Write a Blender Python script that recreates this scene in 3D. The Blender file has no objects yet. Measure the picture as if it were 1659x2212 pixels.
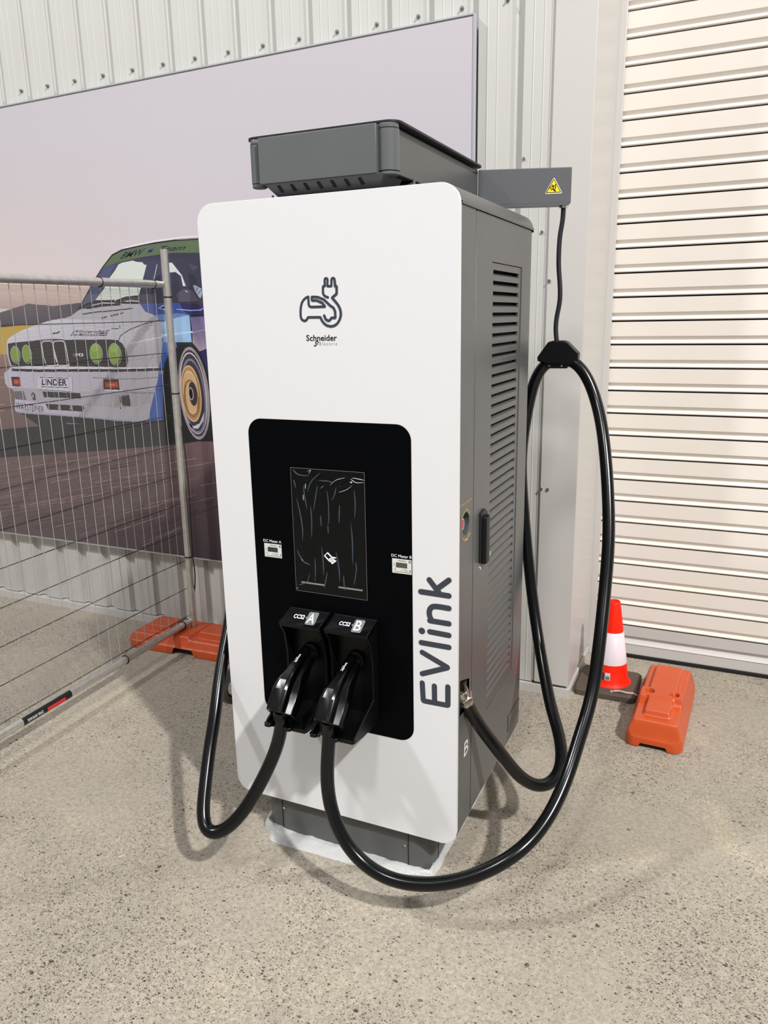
import bpy, bmesh, math, random, json
from mathutils import Vector, Matrix
from mathutils.geometry import tessellate_polygon
from math import pi, sin, cos, radians
SC = bpy.context.scene
COL = SC.collection
# measured world coordinates (metres): cable paths, printed artwork, lettering strokes
DATA = json.loads(r"""{"cabB":[[0.4067,-0.14,0.491],[0.4059,-0.148,0.4634],[0.4039,-0.158,0.4154],[0.4055,-0.168,0.3546],[0.4177,-0.18,0.2976],[0.4513,-0.19,0.229],
[0.5088,-0.195,0.1703],[0.5858,-0.195,0.1413],[0.6725,-0.18,0.1404],[0.7568,-0.15,0.157],[0.832,-0.11,0.1871],[0.8882,-0.06,0.2187],[0.921,0.0,0.2441],
[0.9396,0.045,0.2706],[0.9526,0.085,0.3015],[0.9613,0.12,0.3273],[0.97,0.16,0.3676],[0.9776,0.2,0.4132],[0.9866,0.235,0.4548],[0.994,0.29,0.5192],
[0.9945,0.36,0.6344],[0.9899,0.44,0.7555],[0.9831,0.51,0.8836],[0.9632,0.58,1.0151],[0.939,0.64,1.1278],[0.9183,0.68,1.2006],[0.8988,0.71,1.2497],
[0.882,0.725,1.2899],[0.8618,0.735,1.328],[0.8367,0.742,1.3622],[0.8099,0.745,1.3815],[0.7699,0.745,1.3842],[0.7285,0.745,1.3712],[0.7022,0.745,1.3251],
[0.6863,0.745,1.2622],[0.6709,0.745,1.1653],[0.6645,0.735,1.0454],[0.6852,0.715,0.8652],[0.7289,0.665,0.6306],[0.7773,0.59,0.4737],[0.8441,0.47,0.3393],
[0.8825,0.41,0.2943],[0.9085,0.345,0.2535],[0.9136,0.305,0.2281],[0.8993,0.27,0.2049],[0.8702,0.24,0.204],[0.8397,0.215,0.225],[0.8092,0.19,0.2679],
[0.7871,0.165,0.3179],[0.7511,0.135,0.3863],[0.7267,0.11,0.4391],[0.7088,0.083,0.4919],[0.7038,0.062,0.5284]],"cabA1":[[0.2596,-0.14,0.4585],
[0.2559,-0.148,0.4333],[0.2417,-0.16,0.3844],[0.2221,-0.175,0.3371],[0.2009,-0.19,0.2889],[0.177,-0.21,0.2415],[0.1478,-0.235,0.1987],[0.109,-0.26,0.166],
[0.0828,-0.268,0.1624],[0.0613,-0.255,0.1847],[0.0486,-0.23,0.2194],[0.026,-0.175,0.2879],[0.0055,-0.12,0.3566],[0.0001,-0.09,0.401],[-0.0225,-0.03,0.4786],
[-0.0466,0.04,0.5559],[-0.0574,0.085,0.6108],[-0.0726,0.13,0.6686],[-0.1066,0.22,0.7944],[-0.1526,0.35,0.9414],[-0.1584,0.46,1.1234],[-0.1369,0.55,1.2065]],
"cabA2":[[-0.1782,0.46,0.4028],[-0.1834,0.38,0.2757],[-0.2084,0.32,0.228],[-0.2221,0.27,0.2463],[-0.1886,0.2,0.3196],[-0.1255,0.14,0.406]],
"art":[[1,[[214,192,184],[214,192,184],[186,164,158],[178,158,154]],[[-3.0308,1.7479],[-1.5063,1.6922],[-1.5216,1.5877],[-3.0726,1.5969]]],[2,[[96,90,98],
[96,90,98],[96,90,98],[96,90,98],[70,68,80],[70,68,80],[70,68,80]],[[-3.0849,1.5523],[-2.1403,1.5719],[-1.9398,1.6101],[-1.7721,1.5954],[-1.5472,1.6095],
[-1.6507,1.5086],[-3.1029,1.4874]]],[3,[190,160,70],[[-3.1001,1.4974],[-2.1547,1.4992],[-2.0226,1.5067],[-1.8949,1.5096],[-2.0298,1.4683],[-2.1412,1.3653],
[-3.1493,1.3193]]],[4,[[160,126,116],[146,116,110],[112,90,91],[106,84,87],[70,60,67],[80,69,74],[98,82,85]],[[-3.1465,1.3296],[-2.0813,1.3677],
[-1.5652,1.2896],[-0.8145,1.0074],[-0.8656,0.3924],[-2.373,0.3967],[-3.4094,0.3792]]],[5,[44,45,50],[[-3.2646,0.9027],[-2.2591,0.9721],[-1.9682,1.0023],
[-2.0374,1.0368],[-2.0883,1.0662],[-1.8388,1.1024],[-1.2186,1.0993],[-1.1319,1.5019],[-0.7786,1.6141],[-0.8152,0.9989],[-0.8828,0.9873],[-1.068,0.9532],
[-1.5806,0.8941],[-1.8919,0.8606],[-2.2892,0.8197],[-3.3173,0.7121]]],[6,[[206,203,216],[206,203,216],[206,203,216],[206,203,216],[206,203,216],[206,203,216],
[206,203,216],[178,174,186],[178,174,186],[178,174,186],[178,174,186],[178,174,186],[176,172,184],[176,172,184],[176,172,184],[176,172,184],[176,172,184],
[176,172,184],[168,162,172],[168,162,172],[168,162,172],[168,162,172],[168,162,172],[168,162,172],[168,162,172],[150,146,168],[150,146,168],[150,146,168],
[150,146,168],[150,146,168],[150,146,168],[190,186,206],[190,186,206],[190,186,206],[190,186,206],[190,186,206],[190,186,206],[190,186,206],[190,186,206],
[190,186,206],[190,186,206],[190,186,206]],[[-2.1208,1.4284],[-2.1087,1.4416],[-2.067,1.4612],[-2.002,1.4836],[-1.9107,1.5053],[-1.8263,1.5234],
[-1.7807,1.5307],[-1.706,1.5374],[-1.664,1.5471],[-1.6268,1.5652],[-1.5841,1.5849],[-1.4703,1.6027],[-1.2361,1.5932],[-1.2095,1.5552],[-1.1592,1.5444],
[-1.1223,1.5083],[-1.1271,1.4196],[-1.124,1.4286],[-1.1378,1.3656],[-1.1574,1.3124],[-1.1572,1.2946],[-1.1677,1.2623],[-1.1935,1.1969],[-1.218,1.1452],
[-1.252,1.0555],[-1.3242,1.0483],[-1.4505,1.0481],[-1.5489,1.0532],[-1.8136,1.0605],[-2.0463,1.0628],[-2.1176,1.0674],[-2.1296,1.081],[-2.1217,1.1228],
[-2.1131,1.1679],[-2.1237,1.1883],[-2.1606,1.1978],[-2.1737,1.2182],[-2.1709,1.2697],[-2.1337,1.2871],[-2.1208,1.3042],[-2.1309,1.3513],[-2.1296,1.395]]],
[7,[168,163,176],[[-2.1169,1.1987],[-1.7088,1.1819],[-1.4652,1.1953],[-1.4759,1.1177],[-1.644,1.116],[-1.9042,1.122],[-2.1142,1.1369]]],[7,[160,154,164],
[[-1.5789,1.1961],[-1.3819,1.1984],[-1.1803,1.1917],[-1.2134,1.1454],[-1.3339,1.1235],[-1.4418,1.1128],[-1.5901,1.1198]]],[9,[38,38,43],[[-2.1156,1.4183],
[-2.0266,1.4263],[-1.9331,1.4308],[-1.8774,1.4364],[-1.787,1.4398],[-1.7084,1.4346],[-1.4324,1.4347],[-1.3894,1.4317],[-1.3631,1.4154],[-1.3436,1.3831],
[-1.3378,1.3362],[-1.3482,1.3107],[-1.3678,1.3062],[-1.5626,1.3071],[-2.1106,1.3076],[-2.1213,1.3514]]],[10,[122,152,66],[[-2.042,1.3681],[-2.0427,1.3592],
[-2.0449,1.3506],[-2.0486,1.3427],[-2.0535,1.3359],[-2.0594,1.3305],[-2.066,1.3269],[-2.0731,1.3251],[-2.0801,1.3254],[-2.0869,1.3277],[-2.0929,1.3318],
[-2.098,1.3376],[-2.1019,1.3448],[-2.1043,1.353],[-2.1052,1.3618],[-2.1044,1.3707],[-2.1022,1.3794],[-2.0984,1.3873],[-2.0935,1.394],[-2.0875,1.3993],
[-2.0809,1.4029],[-2.0739,1.4045],[-2.0669,1.4042],[-2.0602,1.4019],[-2.0542,1.3978],[-2.0491,1.392],[-2.0453,1.3849],[-2.0429,1.3768]]],[10,[122,152,66],
[[-1.9621,1.3709],[-1.9627,1.3613],[-1.9649,1.3521],[-1.9684,1.3436],[-1.9732,1.3364],[-1.979,1.3307],[-1.9855,1.3268],[-1.9924,1.325],[-1.9993,1.3254],
[-2.006,1.3279],[-2.012,1.3323],[-2.017,1.3386],[-2.0208,1.3464],[-2.0233,1.3552],[-2.0242,1.3646],[-2.0235,1.3742],[-2.0213,1.3835],[-2.0177,1.3919],
[-2.0129,1.3992],[-2.0071,1.4048],[-2.0006,1.4086],[-1.9937,1.4103],[-1.9868,1.4099],[-1.9802,1.4074],[-1.9743,1.4029],[-1.9693,1.3967],[-1.9655,1.389],
[-1.9631,1.3802]]],[10,[122,152,66],[[-1.4957,1.3754],[-1.4967,1.3656],[-1.4994,1.3562],[-1.5039,1.3475],[-1.5098,1.34],[-1.5169,1.3342],[-1.5248,1.3303],
[-1.5331,1.3285],[-1.5415,1.3289],[-1.5494,1.3315],[-1.5565,1.3361],[-1.5625,1.3427],[-1.5669,1.3507],[-1.5696,1.3598],[-1.5705,1.3695],[-1.5695,1.3794],
[-1.5667,1.3889],[-1.5621,1.3976],[-1.5562,1.405],[-1.549,1.4107],[-1.5411,1.4145],[-1.5328,1.4162],[-1.5245,1.4158],[-1.5166,1.4131],[-1.5096,1.4085],
[-1.5038,1.402],[-1.4994,1.3941],[-1.4966,1.3851]]],[10,[122,152,66],[[-1.3805,1.3724],[-1.3808,1.3618],[-1.383,1.3515],[-1.3869,1.342],[-1.3923,1.3339],
[-1.3989,1.3274],[-1.4065,1.323],[-1.4146,1.3209],[-1.4229,1.3212],[-1.4308,1.3238],[-1.4381,1.3288],[-1.4444,1.3357],[-1.4492,1.3443],[-1.4524,1.3541],
[-1.4539,1.3646],[-1.4535,1.3753],[-1.4512,1.3856],[-1.4473,1.3951],[-1.4418,1.4032],[-1.4351,1.4096],[-1.4275,1.4139],[-1.4194,1.4159],[-1.4112,1.4155],
[-1.4033,1.4128],[-1.3961,1.4079],[-1.39,1.401],[-1.3852,1.3925],[-1.3819,1.3828]]],[12,[138,168,78],[[-1.5087,1.3945],[-1.51,1.3903],[-1.5124,1.3863],
[-1.5159,1.3828],[-1.5203,1.3798],[-1.5255,1.3775],[-1.531,1.3761],[-1.5367,1.3756],[-1.5423,1.3761],[-1.5475,1.3775],[-1.552,1.3797],[-1.5556,1.3827],
[-1.5581,1.3863],[-1.5594,1.3903],[-1.5594,1.3945],[-1.5581,1.3987],[-1.5557,1.4027],[-1.5521,1.4063],[-1.5476,1.4093],[-1.5425,1.4115],[-1.537,1.4129],
[-1.5313,1.4133],[-1.5257,1.4129],[-1.5206,1.4115],[-1.5161,1.4092],[-1.5125,1.4062],[-1.5101,1.4027],[-1.5088,1.3987]]],[12,[138,168,78],[[-1.3902,1.3903],
[-1.3914,1.3863],[-1.3938,1.3824],[-1.3974,1.379],[-1.4019,1.3761],[-1.4072,1.374],[-1.413,1.3726],[-1.4189,1.3722],[-1.4248,1.3726],[-1.4302,1.3739],
[-1.4349,1.3761],[-1.4387,1.379],[-1.4414,1.3824],[-1.4429,1.3863],[-1.443,1.3903],[-1.4417,1.3943],[-1.4393,1.3982],[-1.4356,1.4016],[-1.431,1.4045],
[-1.4257,1.4066],[-1.42,1.4079],[-1.414,1.4084],[-1.4082,1.4079],[-1.4029,1.4066],[-1.3982,1.4044],[-1.3944,1.4015],[-1.3917,1.3981],[-1.3903,1.3943]]],
[10,[70,80,140],[[-1.6814,1.3706],[-1.6727,1.3707],[-1.673,1.3546],[-1.6826,1.3546]]],[10,[150,50,60],[[-1.6714,1.3707],[-1.6618,1.3707],[-1.6634,1.3547],
[-1.6721,1.3546]]],[9,[60,30,34],[[-2.1237,1.2515],[-2.0641,1.2507],[-2.0658,1.2031],[-2.1232,1.2037]]],[10,[168,62,46],[[-2.1091,1.2398],[-2.0684,1.2404],
[-2.0714,1.2115],[-2.1119,1.2125]]],[11,[226,104,70],[[-2.0779,1.2263],[-2.0784,1.2254],[-2.0795,1.2245],[-2.0811,1.2237],[-2.0831,1.223],[-2.0855,1.2225],
[-2.0882,1.2221],[-2.0909,1.222],[-2.0936,1.2221],[-2.0962,1.2223],[-2.0984,1.2228],[-2.1002,1.2234],[-2.1015,1.2241],[-2.1023,1.225],[-2.1024,1.2259],
[-2.1019,1.2268],[-2.1009,1.2276],[-2.0993,1.2284],[-2.0972,1.2291],[-2.0948,1.2296],[-2.0921,1.23],[-2.0894,1.2301],[-2.0867,1.2301],[-2.0842,1.2298],
[-2.0819,1.2294],[-2.0801,1.2288],[-2.0788,1.228],[-2.0781,1.2272]]],[9,[60,30,34],[[-1.5042,1.2482],[-1.409,1.2485],[-1.4083,1.1997],[-1.5085,1.2002]]],
[10,[168,62,46],[[-1.4964,1.2334],[-1.4155,1.2366],[-1.4141,1.2107],[-1.4975,1.2083]]],[11,[226,104,70],[[-1.4315,1.2227],[-1.4322,1.2219],[-1.4341,1.2212],
[-1.4371,1.2205],[-1.4409,1.2199],[-1.4456,1.2194],[-1.4507,1.2191],[-1.4561,1.2189],[-1.4615,1.2189],[-1.4666,1.219],[-1.4712,1.2193],[-1.475,1.2198],
[-1.4778,1.2204],[-1.4795,1.2211],[-1.48,1.2218],[-1.4793,1.2226],[-1.4774,1.2233],[-1.4744,1.224],[-1.4705,1.2246],[-1.4658,1.2251],[-1.4606,1.2255],
[-1.4552,1.2257],[-1.4498,1.2257],[-1.4448,1.2255],[-1.4402,1.2252],[-1.4365,1.2247],[-1.4337,1.2241],[-1.432,1.2234]]],[9,[200,196,214],[[-1.9342,1.2558],
[-1.7063,1.2541],[-1.7108,1.1829],[-1.9432,1.1913]]],[9,[42,44,46],[[-1.9172,1.1807],[-1.6653,1.178],[-1.6583,1.1519],[-1.9106,1.1522]]],[9,[42,44,46],
[[-1.9048,1.1186],[-1.6528,1.1158],[-1.6468,1.106],[-1.6593,1.0874],[-1.8912,1.0901]]],[10,[150,146,152],[[-1.8184,1.1143],[-1.8093,1.1145],[-1.804,1.0912],
[-1.8269,1.0905]]],[10,[150,146,152],[[-1.7369,1.1166],[-1.7279,1.1169],[-1.7226,1.0937],[-1.7451,1.093]]],[9,[104,98,112],[[-2.1136,1.1782],[-2.0487,1.1796],
[-2.0358,1.1337],[-2.1166,1.1368]]],[9,[64,60,74],[[-1.9996,1.1636],[-1.9833,1.1759],[-1.9707,1.1677],[-1.9637,1.1332],[-1.9903,1.1366]]],[10,[150,146,160],
[[-1.9794,1.1556],[-1.98,1.1533],[-1.9809,1.1512],[-1.9822,1.1492],[-1.9837,1.1475],[-1.9853,1.1463],[-1.9871,1.1455],[-1.9888,1.1452],[-1.9904,1.1454],
[-1.9919,1.1461],[-1.9931,1.1473],[-1.994,1.1489],[-1.9946,1.1508],[-1.9947,1.153],[-1.9945,1.1553],[-1.9939,1.1575],[-1.993,1.1597],[-1.9917,1.1617],
[-1.9902,1.1633],[-1.9886,1.1646],[-1.9868,1.1654],[-1.9851,1.1657],[-1.9835,1.1655],[-1.982,1.1647],[-1.9808,1.1635],[-1.9799,1.162],[-1.9794,1.16],
[-1.9792,1.1579]]],[9,[150,144,150],[[-1.4337,1.173],[-1.3506,1.1806],[-1.3364,1.1227],[-1.395,1.1161],[-1.4452,1.124]]],[10,[54,52,56],[[-1.4127,1.1661],
[-1.3536,1.1757],[-1.3457,1.125],[-1.3918,1.1225],[-1.4138,1.1399]]],[9,[60,56,66],[[-1.4103,1.1111],[-1.4105,1.1103],[-1.4109,1.1095],[-1.4114,1.1087],
[-1.4121,1.1081],[-1.4129,1.1076],[-1.4138,1.1073],[-1.4147,1.1072],[-1.4155,1.1073],[-1.4163,1.1075],[-1.417,1.108],[-1.4175,1.1085],[-1.4179,1.1092],
[-1.4181,1.11],[-1.4181,1.1109],[-1.4179,1.1117],[-1.4175,1.1125],[-1.4169,1.1132],[-1.4162,1.1139],[-1.4154,1.1143],[-1.4146,1.1146],[-1.4137,1.1148],
[-1.4128,1.1147],[-1.412,1.1144],[-1.4114,1.114],[-1.4108,1.1134],[-1.4104,1.1127],[-1.4103,1.1119]]],[8,[[92,124,176],[92,124,176],[84,112,170],[60,90,160],
[52,82,152],[48,78,150],[60,92,170],[62,94,170],[52,84,156],[52,84,156],[56,86,158],[60,92,162],[76,104,168]],[[-1.1203,1.4419],[-1.049,1.4438],
[-1.0458,1.3902],[-1.078,1.3797],[-1.103,1.3551],[-1.1226,1.3198],[-1.134,1.2984],[-1.1626,1.0625],[-1.2531,1.0547],[-1.218,1.1452],[-1.1677,1.2623],
[-1.1565,1.3124],[-1.1378,1.3656]]],[9,[104,132,184],[[-1.1596,1.2928],[-1.1323,1.2931],[-1.1364,1.277],[-1.1637,1.2766]]],[8,[62,82,148],[[-1.236,1.594],
[-1.0079,1.5918],[-0.9868,1.5567],[-0.9591,1.5389],[-1.0335,1.5363],[-1.1594,1.5424],[-1.2091,1.5591]]],[9,[104,130,180],[[-1.1594,1.5424],[-1.0323,1.5479],
[-0.9591,1.5389],[-1.0343,1.5286],[-1.117,1.5102]]],[8,[[160,192,224],[158,190,222],[140,172,212],[148,182,220],[128,160,200],[150,160,184]],[[-1.1219,1.5123],
[-1.0335,1.5363],[-0.9617,1.537],[-0.9609,1.4205],[-1.1218,1.4211],[-1.1246,1.4649]]],[9,[176,206,232],[[-1.1276,1.4565],[-0.9508,1.4687],[-0.9493,1.4619],
[-1.1266,1.4454]]],[8,[[112,102,146],[104,94,138],[150,136,160],[176,158,166],[168,150,162],[122,112,150]],[[-0.9577,1.5297],[-0.8746,1.5317],[-0.8804,1.3901],
[-0.9207,1.3792],[-0.9557,1.4176],[-0.9529,1.4687]]],[9,[48,44,92],[[-1.0126,1.5938],[-0.8807,1.5717],[-0.8811,1.5413],[-0.9592,1.5377],[-0.9917,1.5568]]],
[9,[150,152,176],[[-1.1356,1.5714],[-1.1087,1.5845],[-1.0789,1.5799],[-1.0675,1.57],[-1.0962,1.5608]]],[10,[30,30,36],[[-1.1176,1.573],[-1.0992,1.5792],
[-1.0797,1.5733],[-1.1105,1.5685]]],[8,[46,42,84],[[-0.9228,1.3792],[-0.8801,1.3928],[-0.8738,1.2837],[-0.8772,1.2456],[-0.8979,1.3008]]],[9,[180,40,70],
[[-0.8867,1.2454],[-0.8758,1.2525],[-0.8759,1.1546],[-0.8871,1.1596]]],[9,[36,37,41],[[-1.134,1.2984],[-1.1218,1.3268],[-1.103,1.3551],[-1.0711,1.3815],
[-1.0354,1.4058],[-0.9908,1.4136],[-0.9491,1.397],[-0.91,1.3558],[-0.8885,1.3009],[-0.8782,1.2107],[-0.8769,1.1051],[-0.8752,0.9763],[-1.1714,0.962],
[-1.1602,1.0626]]],[10,[150,134,138],[[-0.886,1.2029],[-0.8852,1.1561],[-0.8886,1.1109],[-0.8961,1.0694],[-0.9073,1.0339],[-0.9216,1.0061],[-0.9385,0.9876],
[-0.957,0.9794],[-0.9762,0.9821],[-0.9951,0.9955],[-1.0127,1.019],[-1.028,1.0514],[-1.0403,1.0909],[-1.049,1.1354],[-1.0535,1.1827],[-1.0537,1.2302],
[-1.0497,1.2754],[-1.0416,1.3162],[-1.03,1.3506],[-1.0154,1.3768],[-0.9986,1.3938],[-0.9804,1.4007],[-0.9618,1.3973],[-0.9435,1.3838],[-0.9265,1.361],
[-0.9116,1.3298],[-0.8995,1.2918],[-0.8909,1.2488]]],[11,[60,55,62],[[-0.8946,1.2019],[-0.8939,1.1582],[-0.8969,1.116],[-0.9036,1.0774],[-0.9137,1.0443],
[-0.9267,1.0185],[-0.942,1.0013],[-0.9587,0.9938],[-0.9761,0.9964],[-0.9932,1.009],[-1.0091,1.031],[-1.023,1.0612],[-1.0342,1.098],[-1.0421,1.1396],
[-1.0463,1.1836],[-1.0466,1.2279],[-1.043,1.2701],[-1.0358,1.3082],[-1.0253,1.3402],[-1.0122,1.3647],[-0.997,1.3806],[-0.9805,1.387],[-0.9636,1.3838],
[-0.947,1.3712],[-0.9316,1.3498],[-0.9181,1.3206],[-0.907,1.2851],[-0.8991,1.2449]]],[12,[186,186,196],[[-1.0259,1.064],[-0.9881,1.04],[-0.9512,1.0559],
[-0.9198,1.1108],[-0.9281,1.0676],[-0.9624,1.0302],[-0.9978,1.0324]]],[13,[164,126,86],[[-0.9304,1.1974],[-0.9301,1.1687],[-0.9326,1.1411],[-0.9378,1.1157],
[-0.9455,1.0941],[-0.9551,1.0772],[-0.9664,1.0659],[-0.9787,1.0609],[-0.9914,1.0625],[-1.0039,1.0706],[-1.0154,1.0848],[-1.0254,1.1043],[-1.0335,1.1282],
[-1.0391,1.1552],[-1.0419,1.184],[-1.042,1.2129],[-1.0392,1.2407],[-1.0338,1.2658],[-1.026,1.287],[-1.0162,1.3033],[-1.0049,1.3139],[-0.9928,1.3184],
[-0.9803,1.3165],[-0.9681,1.3084],[-0.9568,1.2945],[-0.947,1.2754],[-0.9391,1.252],[-0.9334,1.2256]]],[14,[190,156,118],[[-0.9464,1.2028],[-0.9462,1.1808],
[-0.9481,1.1597],[-0.952,1.1403],[-0.9577,1.1238],[-0.965,1.111],[-0.9735,1.1025],[-0.9828,1.0987],[-0.9924,1.1],[-1.0017,1.1062],[-1.0104,1.117],
[-1.018,1.1319],[-1.024,1.1502],[-1.0283,1.1708],[-1.0305,1.1927],[-1.0305,1.2148],[-1.0285,1.236],[-1.0244,1.2552],[-1.0185,1.2715],[-1.0112,1.284],
[-1.0027,1.2921],[-0.9935,1.2956],[-0.9841,1.2941],[-0.9749,1.2879],[-0.9663,1.2772],[-0.9589,1.2625],[-0.9529,1.2447],[-0.9486,1.2244]]],[16,[58,48,46],
[[-0.951,1.1939],[-0.9509,1.1817],[-0.9521,1.1699],[-0.9544,1.1591],[-0.9579,1.1499],[-0.9622,1.1428],[-0.9672,1.138],[-0.9726,1.136],[-0.9782,1.1366],
[-0.9837,1.1401],[-0.9888,1.146],[-0.9932,1.1543],[-0.9967,1.1644],[-0.9992,1.1758],[-1.0005,1.188],[-1.0005,1.2003],[-0.9993,1.2121],[-0.9969,1.2228],
[-0.9934,1.2319],[-0.9891,1.239],[-0.9841,1.2436],[-0.9787,1.2456],[-0.9731,1.2448],[-0.9677,1.2414],[-0.9627,1.2355],[-0.9583,1.2273],[-0.9548,1.2173],
[-0.9523,1.206]]],[18,[24,22,26],[[-0.9787,1.1917],[-0.9787,1.1873],[-0.979,1.1832],[-0.9798,1.1794],[-0.9809,1.1762],[-0.9823,1.1737],[-0.9839,1.172],
[-0.9856,1.1713],[-0.9874,1.1716],[-0.9892,1.1728],[-0.9908,1.175],[-0.9923,1.1779],[-0.9934,1.1814],[-0.9942,1.1855],[-0.9947,1.1897],[-0.9947,1.1941],
[-0.9943,1.1982],[-0.9936,1.202],[-0.9925,1.2052],[-0.9911,1.2077],[-0.9895,1.2093],[-0.9877,1.21],[-0.9859,1.2098],[-0.9842,1.2085],[-0.9825,1.2064],
[-0.9811,1.2035],[-0.98,1.1999],[-0.9792,1.1959]]],[8,[[58,58,80],[64,62,82],[70,68,90],[76,76,104],[60,58,78],[60,57,74],[60,57,74],[60,57,74],[60,57,74],
[60,57,74],[60,57,74],[60,57,74],[60,57,74],[60,57,74],[60,57,74]],[[-1.6081,1.5763],[-1.547,1.6452],[-1.4874,1.7126],[-1.4308,1.7659],[-1.3653,1.8139],
[-1.3052,1.8303],[-1.1747,1.8458],[-1.0244,1.8546],[-0.882,1.8531],[-0.8808,1.7755],[-0.8783,1.649],[-0.8792,1.5622],[-0.9063,1.581],[-1.2359,1.5948],
[-1.3842,1.5959]]],[9,[92,108,82],[[-1.4343,1.7606],[-1.3687,1.8086],[-1.3055,1.828],[-1.1749,1.8439],[-1.0246,1.8528],[-0.8826,1.8517],[-0.8819,1.7983],
[-1.0298,1.8047],[-1.1806,1.7967],[-1.3383,1.7788]]],[9,[82,86,116],[[-1.6013,1.5832],[-1.5409,1.6491],[-1.4847,1.7125],[-1.4304,1.7612],[-1.3606,1.7708],
[-1.4123,1.7052],[-1.4634,1.6509],[-1.5073,1.6138]]],[10,[204,210,204],[[-1.4097,1.7051],[-1.3643,1.7428],[-1.3396,1.7691],[-1.3176,1.776],[-1.2541,1.7828],
[-1.2343,1.7762],[-1.1988,1.7727],[-1.1923,1.7629],[-1.1773,1.7603],[-1.2083,1.6941],[-1.2365,1.6326],[-1.3059,1.6226],[-1.3824,1.6087],[-1.5013,1.6164],
[-1.4394,1.6662]]],[10,[206,214,212],[[-1.0662,1.7651],[-1.0342,1.7637],[-0.986,1.709],[-0.9688,1.6624],[-0.9848,1.6629],[-0.9912,1.7055],[-1.0188,1.7235],
[-1.0857,1.7234]]],[10,[210,210,214],[[-0.977,1.6437],[-0.9645,1.6418],[-0.9613,1.6345]]],[10,[152,162,186],[[-0.9298,1.6638],[-0.9176,1.6653],[-0.8855,1.6492],
[-0.8838,1.6266],[-0.8941,1.608],[-0.9032,1.6139],[-0.9223,1.6409]]],[9,[84,80,96],[[-1.0236,1.6305],[-0.982,1.6522],[-0.9342,1.6432],[-0.9048,1.5969],
[-1.0173,1.5959]]],[9,[76,74,94],[[-0.9472,1.7562],[-0.8914,1.739],[-0.9262,1.7255]]],[9,[48,44,56],[[-1.4945,1.4646],[-1.447,1.4636],[-1.4496,1.4596],
[-1.4993,1.4606]]],[9,[48,44,56],[[-1.5014,1.4575],[-1.4517,1.4565],[-1.4556,1.4519],[-1.5046,1.4529]]],[9,[120,116,124],[[-1.7827,1.0267],[-1.7196,1.0271],
[-1.6667,1.0237],[-1.7745,1.0209]]]],"strokes":[[8,[205,200,210],0.006,[[-1.5042,1.1958],[-1.3871,1.1957]]],[8,[120,114,124],0.004,[[-1.3879,1.189],
[-1.2693,1.1861],[-1.1803,1.1917]]],[8,[215,210,222],0.006,[[-1.3159,1.4153],[-1.259,1.424],[-1.1935,1.4342],[-1.1245,1.4443]]],[8,[118,112,128],
0.004,[[-1.5703,1.2547],[-1.4087,1.2507],[-1.2799,1.2534],[-1.1677,1.2623]]],[11,[176,180,160],0.003,[[-2.0378,1.3656],[-2.0385,1.3561],[-2.0408,1.3469],
[-2.0447,1.3385],[-2.0499,1.3312],[-2.0562,1.3255],[-2.0632,1.3216],[-2.0707,1.3198],[-2.0782,1.3201],[-2.0853,1.3225],[-2.0917,1.3269],[-2.0971,1.3331],
[-2.1012,1.3408],[-2.1038,1.3495],[-2.1047,1.3589],[-2.104,1.3684],[-2.1015,1.3777],[-2.0976,1.3861],[-2.0924,1.3933],[-2.086,1.3989],[-2.079,1.4027],
[-2.0716,1.4045],[-2.0641,1.4042],[-2.0571,1.4017],[-2.0507,1.3973],[-2.0454,1.3912],[-2.0413,1.3836],[-2.0387,1.3749],[-2.0378,1.3656]]],[11,[176,180,160],
0.003,[[-1.958,1.3684],[-1.9586,1.3583],[-1.9609,1.3485],[-1.9646,1.3395],[-1.9697,1.3318],[-1.9758,1.3257],[-1.9827,1.3216],[-1.99,1.3197],[-1.9974,1.3201],
[-2.0044,1.3227],[-2.0108,1.3275],[-2.0161,1.3342],[-2.0202,1.3424],[-2.0228,1.3518],[-2.0238,1.3618],[-2.0231,1.372],[-2.0207,1.3818],[-2.0169,1.3908],
[-2.0118,1.3985],[-2.0056,1.4044],[-1.9987,1.4084],[-1.9914,1.4103],[-1.9841,1.4098],[-1.9771,1.4072],[-1.9709,1.4024],[-1.9656,1.3958],[-1.9615,1.3876],
[-1.9589,1.3784],[-1.958,1.3684]]],[11,[176,180,160],0.003,[[-1.4919,1.3731],[-1.4928,1.3627],[-1.4957,1.3527],[-1.5004,1.3435],[-1.5066,1.3356],
[-1.514,1.3295],[-1.5222,1.3253],[-1.531,1.3234],[-1.5397,1.3239],[-1.548,1.3266],[-1.5554,1.3316],[-1.5616,1.3384],[-1.5663,1.3469],[-1.5691,1.3565],
[-1.5701,1.3668],[-1.569,1.3773],[-1.566,1.3873],[-1.5613,1.3965],[-1.555,1.4043],[-1.5476,1.4104],[-1.5393,1.4144],[-1.5306,1.4162],[-1.522,1.4157],
[-1.5137,1.4129],[-1.5064,1.408],[-1.5003,1.4012],[-1.4957,1.3928],[-1.4928,1.3833],[-1.4919,1.3731]]],[11,[176,180,160],0.003,[[-1.3761,1.3697],
[-1.3764,1.3585],[-1.3787,1.3475],[-1.3828,1.3375],[-1.3885,1.3288],[-1.3954,1.322],[-1.4034,1.3173],[-1.412,1.3151],[-1.4206,1.3154],[-1.429,1.3182],
[-1.4367,1.3234],[-1.4433,1.3308],[-1.4484,1.3399],[-1.4518,1.3503],[-1.4533,1.3615],[-1.4529,1.3728],[-1.4505,1.3838],[-1.4464,1.3938],[-1.4406,1.4024],
[-1.4336,1.4092],[-1.4256,1.4137],[-1.4171,1.4158],[-1.4085,1.4154],[-1.4002,1.4126],[-1.3926,1.4074],[-1.3861,1.4001],[-1.381,1.3911],[-1.3776,1.3808],
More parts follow.
